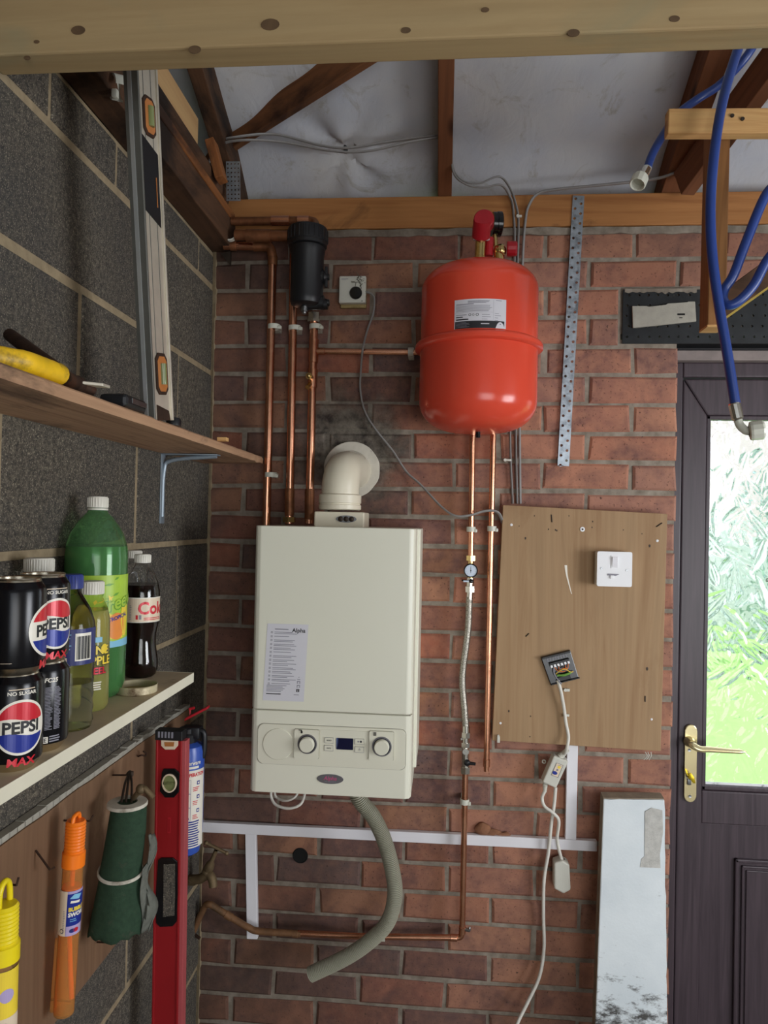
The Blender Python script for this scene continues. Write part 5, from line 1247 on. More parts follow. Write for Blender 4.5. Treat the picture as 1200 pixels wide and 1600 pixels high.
# ---------------------------------------------------------------- garden seen through the glass
tag(box('lawn', (-6, .35, -.22), (16, 16, -.12), 'grass', bev=0), kind='structure')
b = MB(); b.box((.3, .2, -.13), (3.5, 1.1, -.10)); tag(b.build('door_step', 'paving'), kind='structure')
def bush(x, y, r_, h, mat, label, s_):
    b = MB(); rg = random.Random(s_)
    for k in range(260):
        a, t_ = rg.uniform(0, 2*PI), rg.random(); rr = r_*math.sqrt(rg.random())*(1-.45*t_); p = Vector((x+rr*math.cos(a), y+rr*math.sin(a), -.12+h*t_))
        d = Vector((rg.gauss(0, 1), rg.gauss(0, 1), rg.gauss(0, .6))).normalized(); e = d.cross(Vector((rg.gauss(0, 1), rg.gauss(0, 1), rg.gauss(0, 1)))).normalized(); L = rg.uniform(.10, .2)
        b._f([b.bm.verts.new(p-d*L), b.bm.verts.new(p+e*L*.4), b.bm.verts.new(p+d*L), b.bm.verts.new(p-e*L*.4)])
    t = thing('garden_bush', (x, y, -.12), label, 'bush', 'bushes beyond the lawn'); b.build('foliage', mat, t, solid=.004)
    b = MB()
    for k in range(5): b.tube([(x+.05*k-.1, y, -.14), (x+rg.uniform(-.4, .4)*r_, y+rg.uniform(-.3, .3)*r_, h*.7)], .02, 6)
    b.build('stem', 'darkwood', t)
for k, (x, y, r_, h, m, lb) in enumerate(((3.4, 9.4, .62, 1.9, 'hedge', 'leftmost grey green bush blurred behind the leaf patterned door glass'), (5.0, 9.2, .62, 2.6, 'shrub', 'middle grey green bush blurred behind the leaf patterned door glass'), (6.7, 9.4, .62, 2.1, 'hedge', 'rightmost grey green bush blurred behind the leaf patterned door glass'))): bush(x, y, r_, h, m, lb, 40+k)
b = MB(); b.box((2.4, 10.6, -.12), (8, 10.7, 1.55)); tag(b.build('garden_wall', 'paving'), 'pale garden wall blurred behind the door glass', 'wall')
hs = thing('far_house', (8.2, 15, -.12), 'pinkish far house blurred behind the top of the door glass', 'house')
b = MB(); b.box((6.2, 14, -.12), (11, 17, 4.4)); b.build('wall', 'rosebrick', hs)
b = MB(); b.prism([(6.0, 13.8, 4.4), (6.0, 17.2, 4.4), (6.0, 15.5, 6.0)], (5.2, 0, 0)); b.build('roof', 'rosebrick', hs)

# ---------------------------------------------------------------- upper shelf and what lies on it
ZS, XF = 1.7605, -.470
b = MB(); n_ = 60
rows_ = []
for k in range(n_+1):
    y = -1.75+k*(1.69/n_); rgh = .0025*noise.noise(Vector((0, y*13, 2)))
    e = max(0, (y+.42)/.36); tp = .0035*noise.noise(Vector((0, y*30, 7)))*e; xr_ = XF+rgh-.004*e*noise.noise(Vector((0, y*40, 1)))
    rows_.append([b.bm.verts.new(v) for v in ((XL+.003, y, ZS-.019), (xr_, y, ZS-.0175+tp), (xr_+.0005, y, ZS-.003+tp-.002*e), (xr_-.003, y, ZS), (XL+.003, y, ZS))])
for A, Bq in zip(rows_, rows_[1:]):
    for q in range(5): b._f([A[q], A[(q+1) % 5], Bq[(q+1) % 5], Bq[q]])
b._f(rows_[0]); b._f(rows_[-1][::-1])
us = thing('upper_shelf', (-.55, -1.0, ZS-.019), 'rough wooden plank shelf on the blockwork wall holding the silver spirit level', 'shelf')
b.build('plank', wood('shelf_plank_long', c(186, 148, 116), c(136, 98, 74), .75, 1.3, axis=1, stain=c(84, 66, 54), stain_at=.60), us)
bk0, bk1 = LX(243, 703, XL+.002), LX(240, 800, XL+.002)
yb_ = -.335
b = MB(); b.box((XL+.002, yb_-.0125, 1.585), (XL+.005, yb_+.0125, ZS-.02), bev=.001); b.box((XL+.002, yb_-.0125, ZS-.0225), (XF-.03, yb_+.0125, ZS-.0195), bev=.001)
b.tube(smooth_path([(XL+.004, yb_, 1.60), (XL+.006, yb_, 1.70), (XL+.025, yb_, ZS-.034), (XF-.035, yb_, ZS-.024)], 6), .0045, 10)
tag(b.build('shelf_bracket', 'bracket'), 'grey steel angle bracket under the rough wooden shelf', 'bracket')
yb_ = TZ(123, 1190, 1.26).y
# spirit level, silver, standing on the shelf and leaning back on the roof timbers
s0, s1 = TZ(247, 657, ZS), LX(219, 95, -.488)
ax = (s1-s0).normalized(); Ls = (s1-s0).length+.10; 
face = Vector((.985, -.17, 0)); face = (face-ax*face.dot(ax)).normalized(); wd = ax.cross(face).normalized()   # vial face normal, width direction
def lvl(parent, u0, u1, v0, v1, f0, f1, name, mat, bev=.0008):  # u along, v across width, f along face normal
    b = MB(); b.box((u0, v0, f0), (u1, v1, f1), bev=bev)
    m = Matrix((ax, wd, face)).transposed().to_4x4(); m.translation = s0
    return b.build(name, mat, parent, mtx=m)
sl = thing('spirit_level', s0, 'long silver spirit level standing on the rough shelf with its top behind the beam', 'spirit level')
hwid, dep = .030, .0125
fr = lvl(sl, .0, Ls, -hwid+.004, hwid-.004, -dep, dep-.003, 'web', 'levelsilver'); 
lvl(sl, 0, Ls, hwid-.0045, hwid, -dep, dep, 'flange', 'levelsilver'); lvl(sl, 0, Ls, -hwid, -hwid+.0045, -dep, dep, 'flange', 'leveldark')
lvl(sl, 0, Ls, -hwid-.0008, -hwid+.0002, -dep*.45, dep*.1, 'edge_shine', 'level_shine', 0)  # bright stripe painted as the shine along the near edge
for v_ in (-.012, .010): lvl(sl, .045, Ls, v_, v_+.0012, dep-.0032, dep-.0024, 'web_ridge', 'leveldark', 0)
def vialpanel(u, hu, hv, tube_along):
    pts = [(-hu, -hv*.55), (-hu*.72, -hv), (hu*.72, -hv), (hu, -hv*.55), (hu, hv*.55), (hu*.72, hv), (-hu*.72, hv), (-hu, hv*.55)]
    m = Matrix((ax, wd, face)).transposed().to_4x4(); m.translation = s0
    b = MB(); b.prism([(u+x, y, dep-.0035) for x, y in pts], (0, 0, .0035), bev=.0008); o = b.build('vial_frame', 'rust', sl, mtx=m)
    b = MB(); b.prism([(u+x*.84, y*.78, dep-.0005) for x, y in pts], (0, 0, .0012), bev=.0004); v = b.build('vial_window', 'vialamber', o, mtx=m)
    b = MB(); b.tube([(u-hu*.5, 0, dep+.0012), (u+hu*.5, 0, dep+.0012)] if tube_along else [(u, -hv*.4, dep+.0012), (u, hv*.4, dep+.0012)], hv*.34, 12); b.build('vial', 'vialgreen', o, mtx=m)
def proj(p):
    d = Vector(p)-EYE; z_ = d.dot(FW); return (600+F*d.dot(RT)/z_, 800-F*d.dot(UP)/z_)
def ulen(px, py):   # where along the level a photographed point sits
    best = min(((s0+ax*(k*.002)) for k in range(500)), key=lambda p: abs(proj(p)[1]-py)); return (best-s0).dot(ax)
vialpanel(ulen(0, 585), .034, .017, True); vialpanel(ulen(0, 183), .030, .017, True)
u0, u1 = ulen(0, 352), ulen(0, 218); m = Matrix((ax, wd, face)).transposed().to_4x4(); m.translation = s0
b = MB(); b.prism([(u0+.018, -.022, dep-.0032), (u1, -.022, dep-.0032), (u1-.018, .022, dep-.0032), (u0, .022, dep-.0032)], (0, 0, .0012), bev=.0005); hs_ = b.build('hand_slot', 'blackgloss', sl, mtx=m)
b = MB(); b.box((u0+.03, .012, dep-.0022), ((u0+u1)/2+.01, .0135, dep-.0012)); b.build('slot_rim', 'vialamber', hs_, mtx=m)
b = MB(); b.prism([(.0, -.018, dep-.0032), (.026, -.018, dep-.0032), (.016, .018, dep-.0032), (0, .022, dep-.0032)], (0, 0, .0016), bev=.0006); b.build('end_cap', 'rust', sl, mtx=m)
q = TZ(279, 662, ZS); b = MB(); b.lathe([(0, 0), (.013, 0), (.013, .010), (.010, .014), (0, .014)], q+Vector((-.02, .03, 0)), (0, 0, 1), 20); tag(b.build('rubber_stop', 'black'), 'small black rubber stop on the shelf right of the silver level', 'rubber stop')
b = MB(); q = TZ(345, 690, ZS); b.box(q+Vector((-.004, -.015, 0)), q+Vector((.016, .004, .008)), bev=.001); tag(b.build('wood_chip', 'pine_new'), 'small pale block of wood on the splintered end of the shelf', 'wood block')
# old pincers with one yellow grip
pc = thing('pincers', TZ(100, 612, ZS), 'rusty long handled pincers with a yellow grip lying on the rough shelf', 'pincers')
za = ZS+.016
j = TZ(118, 600, za); yend, dend = TZ(-40, 552, za), TZ(8, 520, za+.0)
b = MB(); b.tube(smooth_path([TZ(95, 588, za), j, TZ(146, 612, ZS+.010)], 6), lambda t_, i: .013-.006*max(0, t_-.55)*2, 14, flat=.8); b.sphere(j, .015, 14, (1, 1, .8)); b.build('jaws', 'rust', pc)
b = MB(); b.tube([TZ(98, 585, za+.002), LX(15, 523, XL+.03)], lambda t_, i: .010-.001*t_, 12); b.build('bare_handle', 'rust', pc)
b = MB(); gp = resample([TZ(93, 585, za), TZ(40, 566, za), yend], .004); b.tube(gp, lambda t_, i: .0135+.0008*noise.noise(Vector((i*.6, 0, 0))), 16); b.build('yellow_grip', 'yellowgrip', pc)
b = MB(); q = TZ(150, 606, ZS); b.prism([q+Vector((-.008, -.02, .001)), q+Vector((.012, -.006, .001)), q+Vector((.014, .010, .001)), q+Vector((-.002, .004, .001))], (0, 0, .004), bev=.001); b.build('worn_tip', 'levelsilver', pc)
# crumpled clear bag
b = MB(); nu, nv = 22, 16; q = TZ(190, 636, ZS); g = []
for jx in range(nv+1):
    rw = []
    for i in range(nu+1):
        u, v = i/nu, jx/nv; h = .085*math.sin(PI*u)**.6*(v)*(1-.25*v)
        p = Vector((XL+.02+.06*(1-v)+.02*noise.noise(Vector((u*5, v*4, 1))), q.y-.085+.19*u+.02*noise.noise(Vector((u*4, v*5, 9))), ZS+.002+h+.018*noise.noise(Vector((u*7, v*6, 3)))*min(1, v*2)))
        p.z = max(p.z, ZS+.0015); p.x = max(p.x, XL+.008); rw.append(b.bm.verts.new(p))
    g.append(rw)
for jx in range(nv):
    for i in range(nu): b._f([g[jx][i], g[jx][i+1], g[jx+1][i+1], g[jx+1][i]]).smooth = i % 3 != 0
tag(b.build('plastic_bag', 'bag', solid=.0006), 'crumpled clear plastic bag on the shelf left of the silver level', 'bag')
bc = thing('tape_case', TZ(200, 640, ZS), 'black low case with a pale edge between the bag and the silver level', 'case'); q = TZ(203, 640, ZS)
b = MB(); b.box((q.x-.035, q.y-.030, ZS), (q.x+.008, q.y+.045, ZS+.020), bev=.006); b.build('body', 'black', bc)
b = MB(); b.box((q.x+.0082, q.y-.012, ZS+.008), (q.x+.0092, q.y+.040, ZS+.0155), bev=.0003); b.build('edge_label', 'steel', bc)

# ---------------------------------------------------------------- lower white shelf
ZL = 1.300; XE = -.4755
ls = thing('lower_shelf', (-.55, -1.1, ZL-.018), 'white melamine shelf holding drink cans and bottles', 'shelf')
b = MB(); b.box((XL+.003, -1.85, ZL-.0175), (XE-.001, -.541, ZL), bev=.001); b.build('board', 'melaminetop', ls)
b = MB(); b.box((XE-.001, -1.85, ZL-.018), (XE, -.541, ZL+.0002)); b.box((XL+.003, -.541, ZL-.018), (XE, -.540, ZL+.0002)); b.build('edge_strip', 'melamine', ls)
for py_, lb in ((123, 'white metal bracket foot below the white shelf'),):
    yq = -.79; b = MB(); b.prism([(XL+.003, yq-.010, ZL-.018), (XL+.003, yq+.010, ZL-.018), (XL+.003, yq+.006, ZL-.095), (XL+.003, yq-.006, ZL-.095)], (.003, 0, 0), bev=.001); b.box((XL+.004, yq-.010, ZL-.021), (XE-.03, yq+.010, ZL-.0185))
    sb_ = tag(b.build('shelf_bracket', 'white'), lb, 'bracket'); b = MB(); b.lathe([(.004, 0), (.003, .002), (0, .002)], (XL+.006, yq, ZL-.085), (1, 0, 0), 12); b.build('screw', 'steel', sb_)
CANP = [(0, .004), (.0205, .0045), (.0235, 0), (.0262, .0035), (.0318, .0115), (.0330, .0150), (.0330, .0985), (.0318, .1030), (.0268, .1105), (.0262, .1125), (.0270, .1140), (.0262, .1150), (.0250, .1140), (.0244, .1095), (0, .1095)]
def can_r(v): return .0330
def can(x, y, z, ang, label, style):
    t = thing('drink_can', (x, y, z), label, 'can', 'cola cans on the white shelf')
    b = MB(); b.lathe(CANP[4:8], (x, y, z), (0, 0, 1), 48); b.build('body', 'canblack', t)
    b = MB(); b.lathe(CANP[:5], (x, y, z), (0, 0, 1), 48); b.build('base_rim', 'alu', t)
    b = MB(); b.lathe([(.0318, .1030), (.0268, .1105)], (x, y, z), (0, 0, 1), 48); b.build('shoulder', 'canblack', t)
    b = MB(); b.lathe(CANP[8:], (x, y, z), (0, 0, 1), 48); b.build('lid', 'alu', t)
    pr_ = Print(wrap((x, y, z), can_r, ang), .00015)
    if style == 'logo':
        cv, r_ = .0530, .0305
        for dm in (0,):
            pr_.ell(0, cv, r_, r_*1.05, 'p_white', 1, 44)
            def seg(y0f, sign, mat):
                pts = []; n_ = 24; rr = r_*.91
                for k in range(n_+1):
                    a = PI*k/n_ if sign > 0 else -PI*k/n_; pts.append((rr*math.cos(a), cv+rr*1.05*math.sin(a)))
                # wavy inner edge
                pts = [(u, v) for u, v in pts if (v-cv)*sign > .0085]
                u0, u1 = pts[-1][0], pts[0][0]
                for k in range(9): s_ = k/8; pts.append((u0+(u1-u0)*s_, cv+sign*.0085+.0022*math.sin(PI*2*s_)*(1 if sign > 0 else 1)))
                pr_.poly(pts, mat, 2)
            seg(0, 1, 'p_red'); seg(0, -1, 'p_blue')
            pr_.text('PEPSI', 0, cv-.0064, .0190, 'ink', 3, bold=.035, sx=1.0)
        pr_.text('MAX', 0, .0090, .0128, 'p_red', 1, bold=.03, sx=1.15, shear=.1)
        pr_.text('NO SUGAR', .0, .0905, .0058, 'p_white', 1, bold=.02, sx=1.1); pr_.rect(-.0145, .0965, .0145, .0975, 'p_cream', 1)
    elif style == 'back':
        pr_.rect(-.0125, .018, .0, .0185, 'p_cream', 1)
        pr_.rect(-.030, .004+.012, -.014, .006+.012, 'p_cream', 1); pr_.text('HOME', -.0215, .0118, .0046, 'p_cream', 1, bold=.03)
        cv, r_ = .0530, .0305; o = .0475
        pr_.ell(o, cv, r_, r_*1.05, 'p_white', 1, 44)
        rr = r_*.9
        top_ = [(o+rr*math.cos(PI*k/24), cv+rr*1.05*math.sin(PI*k/24)) for k in range(25) if rr*1.05*math.sin(PI*k/24) > .0085]; pr_.poly(top_, 'p_red', 2)
        pr_.poly([(u, 2*cv-v) for u, v in top_], 'p_blue', 2); pr_.text('PEPSI', o, cv-.0064, .0190, 'ink', 3, bold=.035)
        pr_.text('MAX', o, .0090, .0128, 'p_red', 1, bold=.04, sx=1.15, shear=.1)
    elif style == 'text':
        pr_.ell(-.012, .0925, .0042, .0042, 'p_cream', 1, 20); pr_.text('FC25', .004, .0895, .0075, 'p_white', 1, bold=.03, shear=.15)
        rg2 = random.Random(6)
        for k in range(30):
            for q_ in range(3): pr_.rect(-.014+q_*.011, .030+k*.0018, -.014+q_*.011+rg2.uniform(.006, .0095), .0309+k*.0018, 'greyink', 1)
        pr_.rect(-.016, .0135, .0015, .0215, 'p_white', 1); pr_.text('FREE', -.0072, .0150, .0068, 'ink', 2, bold=.03); pr_.lines(.003, .0205, .018, 3, .003, .0016, 'greyink', 1, .2)
    else:
        for k in range(40): pr_.rect(-.028, .018+k*.002, -.028+random.uniform(.03, .05), .0190+k*.002, 'greyink', 1)
    pr_.build('printing', t, cut=.003)
def facing(x, y): return math.atan2(EYE.y-y, EYE.x-x)
# places on the shelf, each from the spot where its base meets the board
cf = (-.506, -1.092); a = facing(*cf)
can(cf[0], cf[1], ZL, a+R(16), 'black cola can with a round logo, bottom of the front stack at the shelf edge', 'logo')
can(cf[0]+.001, cf[1]-.001, ZL+.1095, a-R(6), 'plain black side of the can on top of the front stack at the shelf edge', 'back')
cb = (-.512, -1.020); a = facing(*cb)
can(cb[0], cb[1], ZL, a+R(12), 'can with fine printed text, bottom of the rear stack beside the bottles', 'text')
can(cb[0]-.001, cb[1]-.002, ZL+.1095, a+R(33), 'can with a round logo on top of the rear stack beside the bottles', 'logo')
can(-.560, -1.150, ZL+.1095, facing(-.560, -1.150), 'sliver of a stacked can cut off by the left border of the photo', 'plain')
can(-.560, -1.150, ZL, facing(-.560, -1.150), 'lower can of the stack cut off by the left border', 'plain')
def cap(b, x, y, z, r_, h, ribs=24):
    b.lathe([(r_, 0), (r_, h-.002), (r_-.0015, h), (0, h)], (x, y, z), (0, 0, 1), 32)
    for k in range(ribs): a_ = 2*PI*k/ribs; b.cyl((x+r_*math.cos(a_), y+r_*math.sin(a_), z+.001), (x+r_*math.cos(a_), y+r_*math.sin(a_), z+h-.002), .0007, 5)
def shell(prof, x, y, z, seg=48):
    b = MB(); b.lathe(prof, (x, y, z), (0, 0, 1), seg); return b
# two litre green bottle
gx, gy = -.578, -.742; gb_ = thing('bottle', (gx, gy, ZL), 'tall green two litre bottle with a fruit label', 'bottle'); rg_ = .0500; TT = .330
gp = [(0, .006), (.028, .003), (.036, 0), (.044, .006), (rg_, .025), (rg_, .232), (.0485, .249), (.043, .268), (.0345, .284), (.025, .2965), (.0175, .304), (.0145, .310), (.0145, .316)]
shell(gp, gx, gy, ZL).build('body', 'greenpet', gb_)
b = shell([(0, .008)]+[(r_-.0012, z_) for r_, z_ in gp[2:6]]+[(rg_-.0012, .262-.026), (.0475, .249), (0, .249)], gx, gy, ZL); b.build('drink', 'greenliq', gb_)
b = MB(); cap(b, gx, gy, ZL+.313, .0162, .0185); b.build('cap', 'capwhite', gb_)
b = MB(); b.lathe([(.0165, .309), (.0165, .312)], (gx, gy, ZL), (0, 0, 1), 32); b.build('cap_ring', 'capwhite', gb_)
ga = facing(gx, gy); pr_ = Print(wrap((gx, gy, ZL+.085), rg_, ga), .0003); LH = .118
pr_.rect(-.075, 0, .075, LH, 'p_lime', 1)
rgl = random.Random(9)
for k in range(30):
    a_ = rgl.uniform(.2, 2.6); u, v = rgl.uniform(-.055, .03), rgl.uniform(.066, .110); L = rgl.uniform(.012, .026); w_ = .0022
    pr_.poly([(u, v), (u+L*.5*math.cos(a_)-w_*math.sin(a_), v+L*.5*math.sin(a_)*.5+w_*math.cos(a_)), (min(.07, u+L*math.cos(a_)), min(LH-.001, v+L*math.sin(a_)*.5)), (u+L*.5*math.cos(a_)+w_*math.sin(a_), v+L*.5*math.sin(a_)*.5-w_*math.cos(a_))], 'p_leaf' if k % 2 else 'p_yellow', 2)
pr_.poly([(-.075, 0), (.075, 0), (.075, .014), (.03, .010), (-.02, .016), (-.075, .012)], 'p_sky', 2); pr_.poly([(-.04, .014), (.05, .014), (.055, .045), (.02, .056), (-.03, .046)], 'p_yellow', 2)
pr_.ell(.036, .034, .018, .022, 'p_orange', 3, 26); pr_.ell(.054, .046, .010, .030, 'p_yellow', 3, 20)
for du, dv, m_, ly in ((0, 0, 'p_white', 5), (.0008, -.0008, 'p_leaf', 4)): pr_.text('Freeway', .004+du, .056+dv, .030, m_ if m_ != 'p_white' else 'p_lime', ly, 'LEFT', bold=.06 if ly == 4 else .02, shear=.25, rot=.22)
pr_.text('TROPICAL', .040, .046, .0085, 'p_blue', 5, bold=.03, rot=.22)
pr_.build('label', gb_, cut=.004, ulim=(-.085, .085), label='bright lime and yellow fruit label')
# cola bottle
kx, ky = -.564, -.585; kb_ = thing('bottle', (kx, ky, ZL), 'contoured cola bottle with a white and red label beside the jar lid', 'bottle')
kp = [(0, .006), (.018, .003), (.0235, 0), (.0285, .004), (.0315, .014), (.0318, .030), (.0292, .046), (.0268, .062), (.0272, .078), (.0312, .098), (.0322, .108), (.0322, .140), (.0328, .150), (.0322, .162), (.0285, .178), (.0225, .192), (.0165, .203), (.0132, .209), (.0132, .216)]
shell(kp, kx, ky, ZL).build('body', 'clearpet', kb_)
b = shell([(0, .007)]+[(r_-.0008, z_) for r_, z_ in kp[2:14]]+[(.0288, .172), (0, .172)], kx, ky, ZL); b.build('drink', 'cola', kb_)
b = MB(); cap(b, kx, ky, ZL+.213, .0148, .016); b.build('cap', 'capwhite', kb_)
ka = facing(kx, ky); pr_ = Print(wrap((kx, ky, ZL+.104), .0325, ka), .0003)
pr_.rect(-.060, 0, .060, .046, 'p_cream', 1); pr_.rect(-.060, .044, .060, .046, 'p_white', 2); pr_.rect(-.060, 0, .060, .0015, 'p_white', 2)
pr_.text('Coke', .026, .016, .031, 'p_red', 2, bold=.03, sx=.95); pr_.lines(.004, .0075, .045, 2, .003, .0014, 'p_red', 2, .2)
pr_.lines(-.022, .030, -.018, 9, .003, .0012, 'greyink', 2, .3); pr_.rect(-.010, .006, -.006, .014, 'p_red', 2); pr_.rect(-.004, .006, .0, .014, 'greyink', 2)
pr_.build('label', kb_, cut=.004, ulim=(-.05, .05), label='cream label with red lettering')
# another small bottle behind it
ox, oy = -.603, -.533; ob = thing('bottle', (ox, oy, ZL), 'clear bottle mostly hidden between the green bottle and the cola bottle', 'bottle')
shell([(0, .004), (.021, 0), (.024, .01), (.024, .15), (.021, .185), (.0135, .212), (.0130, .222)], ox, oy, ZL).build('body', 'clearpet', ob)
b = shell([(0, .006), (.0225, .01), (.0225, .14), (0, .14)], ox, oy, ZL); b.build('drink', 'cola', ob)
b = MB(); cap(b, ox, oy, ZL+.218, .0145, .015); b.build('cap', 'capwhite', ob)
# yellow drink bottle with bold lettering
yx, yy = -.544, -.826; yb2 = thing('bottle', (yx, yy, ZL), 'small bottle of yellow drink with bold yellow and red lettering', 'bottle')
yp = [(0, .005), (.018, .002), (.024, 0), (.028, .006), (.0285, .012), (.0285, .128), (.0280, .140), (.0245, .156), (.019, .167), (.0165, .173), (.0162, .182)]
shell(yp, yx, yy, ZL).build('body', 'clearpet', yb2)
b = shell([(0, .006)]+[(r_-.0008, z_) for r_, z_ in yp[2:7]]+[(.0240, .153), (0, .153)], yx, yy, ZL); b.build('drink', 'yellowliq', yb2)
b = MB(); cap(b, yx, yy, ZL+.178, .0182, .020, 30); b.build('cap', 'capwhite', yb2)
ya_ = facing(yx, yy); pr_ = Print(wrap((yx, yy, ZL), .0286, ya_), .0002)
for t_, v, m_, sz in (('PINE', .088, 'p_yellow', .018), ('APPLE', .072, 'p_yellow', .018), ('PEEL', .058, 'p_red', .014)):
    pr_.text(t_, .012, v, sz, 'ink', 1, bold=.09); pr_.text(t_, .012, v, sz, m_, 2, bold=.03)
pr_.ell(.022, .096, .006, .007, 'p_yellow', 3, 18); pr_.rect(-.002, .106, .018, .114, 'p_sky', 1); pr_.rect(-.018, .102, -.006, .104, 'greyink', 1); pr_.lines(.002, .044, .018, 4, .0035, .002, 'p_white', 1, .2)
pr_.build('printing', yb2, cut=.004, ulim=(-.04, .042))
# clear ribbed water bottle with blue label
wx, wy = -.524, -.926; wb = thing('bottle', (wx, wy, ZL), 'clear ribbed bottle with a blue label and blue cap next to the cans', 'bottle'); rw = .0325
wp_ = [(0, .006), (.022, .002), (.0295, 0)]+[(rw-.0014*(k % 2), .010+.0095*k) for k in range(9)]+[(rw, .094), (rw, .142), (.0320, .146), (.0315, .150), (.026, .168), (.0165, .184), (.0130, .190), (.0125, .200)]
shell(wp_, wx, wy, ZL).build('body', 'clearpet', wb)
b = shell([(0, .007), (.028, .003)]+[(rw-.0024, .012), (rw-.0024, .064), (0, .064)], wx, wy, ZL); b.build('drink', 'murkyliq', wb)
b = MB(); cap(b, wx, wy, ZL+.196, .0148, .020); b.build('cap', 'capblue', wb)
wa = facing(wx, wy); pr_ = Print(wrap((wx, wy, ZL+.092), rw+.0004, wa), .0002)
pr_.rect(-.05, 0, .05, .050, 'p_navy', 1); pr_.rect(.006, .006, .030, .044, 'p_white', 2)
for k in range(14): pr_.rect(.008+.0015*k, .008, .0087+.0015*k+.0005*(k % 3), .040, 'ink', 3)
pr_.lines(-.012, .042, .002, 6, .005, .0012, 'p_sky', 2, .5); pr_.rect(-.012, .004, -.004, .011, 'p_cream', 2)
pr_.build('label', wb, cut=.004, ulim=(-.045, .045), label='dark blue label with a white barcode')
# white capped bottle behind the cans
vx_, vy_ = -.592, -.893; vb = thing('bottle', (vx_, vy_, ZL), 'bottle behind the cans showing only its broad white cap', 'bottle')
shell([(0, .003), (.029, 0), (.032, .008), (.032, .16), (.026, .192), (.019, .21), (.018, .225)], vx_, vy_, ZL).build('body', 'clearpet', vb)
b = MB(); cap(b, vx_, vy_, ZL+.216, .0205, .020, 36); b.build('cap', 'capwhite', vb)
# jar lid lying at the edge
jx, jy = TZ(216, 1083, ZL).x-.006, TZ(216, 1083, ZL).y+.006; jl = thing('jar_lid', (jx, jy, ZL), 'upturned cream and rusty jar lid lying at the edge of the white shelf', 'jar lid'); rj = .0345
b = MB(); b.lathe([(0, 0), (rj-.002, 0), (rj, .002), (rj, .0125), (rj+.0008, .0135), (rj, .0145), (rj-.0012, .0135), (rj-.0012, .0018)], (jx, jy, ZL), (0, 0, 1), 44); b.build('rim', 'lidtin', jl)
b = MB(); b.lathe([(rj-.0013, .0035), (rj-.006, .0028), (0, .0026)], (jx, jy, ZL), (0, 0, 1), 44); b.build('liner', 'lidin', jl)
# ---------------------------------------------------------------- hook board on the lower blockwork
XB = -.608
e_top, e_bot = LX(300, 1100, XB), LX(182, 1476, XB)
b = MB(); n_ = 40; y0, y1 = -1.75, -.165; zt_, zb2 = 1.134, e_bot.z
tp = [(XB-.001, y0+(y1-y0)*k/n_, zt_+.004*noise.noise(Vector((k*.45, 0, 0)))) for k in range(n_+1)]
b.prism(tp+[(XB-.001, y1, zb2), (XB-.001, y0, zb2)], (XL+.005-XB, 0, 0), bev=.001)
hb = tag(b.build('hook_board', 'hookboard'), 'brown board on the blockwork wall under the white shelf with hooks in it', 'board')
b = MB()
for k in range(n_*2):
    y = y0+(y1-y0)*k/(n_*2); b.box((XL+.003, y, zt_-.002), (XB-.004, y+.021, zt_+.009+.004*noise.noise(Vector((k*.6, 3, 0)))))
b.build('dusty_top_edge', 'cement', hb)
def wall_hook(pts, label, r_=.0016):
    # pts: (px, py, how far it stands off the board)
    P = [LX(px, py, XB+d) for px, py, d in pts]; b = MB(); b.tube(P if len(P) < 4 else smooth_path(P, 5), r_, 8); return tag(b.build('wall_hook', 'rust'), label, 'hook')
wall_hook([(0, 1382, 0), (26, 1383, .035), (29, 1371, .036)], 'L shaped hook carrying the yellow bubble wand at the left border')
wall_hook([(56, 1329, 0), (78, 1359, .028), (85, 1355, .030)], 'bare bent hook between the yellow wand and the orange wand')
wall_hook([(100, 1282, 0), (140, 1283, .040), (146, 1274, .042)], 'hook carrying the orange bubble wand')
wall_hook([(216, 1182, .0), (221, 1180, .012), (227, 1181, .015), (228, 1177, .016), (224, 1174, .014)], 'small curled hook high on the board left of the red level')
wall_hook([(176, 1211, 0), (206, 1211, .040), (208, 1205, .041)], 'rusty hook with the string of the green canvas roll')
wall_hook([(152, 1472, .0), (172, 1473, .030), (172, 1467, .031)], 'short hook at the lower edge of the board under the green roll')
wall_hook([(82, 1561, 0), (111, 1564, .028), (113, 1552, .029)], 'low hook behind the bottom of the orange wand')
def ring_wand(name, cap_mat, tube_mat, x, y, ztop, zcap, zneck, zbot, r_, label, lean=(0, 0), wide=1.0):
    t = thing('bubble_wand', (x, y, zbot), label, 'bubble wand')
    sh = lambda z: Vector((x+lean[0]*(ztop-z), y+lean[1]*(ztop-z), z))
    b = MB(); n_ = 9; L = zcap-zneck; pr = [(0, 0), (r_*1.12, 0), (r_*1.12, L*.30), (r_*.98, L*.32)]
    for k in range(n_): pr += [(r_*.93, L*(.34+.64*k/n_)), (r_*1.0, L*(.34+.64*(k+.5)/n_))]
    pr += [(r_*.85, L), (0, L)]
    b.lathe(pr, sh(zneck), (sh(zcap)-sh(zneck)), 32); 
    b.tube(smooth_path([sh(zcap)+Vector((0, -r_*.7, -.004)), sh(zcap)+Vector((0, -r_*.55, (ztop-zcap)*.7)), sh(ztop), sh(zcap)+Vector((0, r_*.55, (ztop-zcap)*.7)), sh(zcap)+Vector((0, r_*.7, -.004))], 5), r_*.22, 10); b.build('handle', cap_mat, t)
    return t, sh
ox_ = -.570; oy_ = -.812
zz = lambda py, px=118: W(px, py, oy_).z
x_top, x_bot = W(122, 1290, oy_).x, W(104, 1570, oy_).x
ln = (x_bot-x_top)/(zz(1290)-zz(1570))
t, sh = ring_wand('bubble_wand', 'orange', 'orangetube', x_top-.003, oy_, zz(1272), zz(1281), zz(1352), zz(1586), .0155, 'orange bubble wand with a blue label hanging on the hook board', (ln, 0))
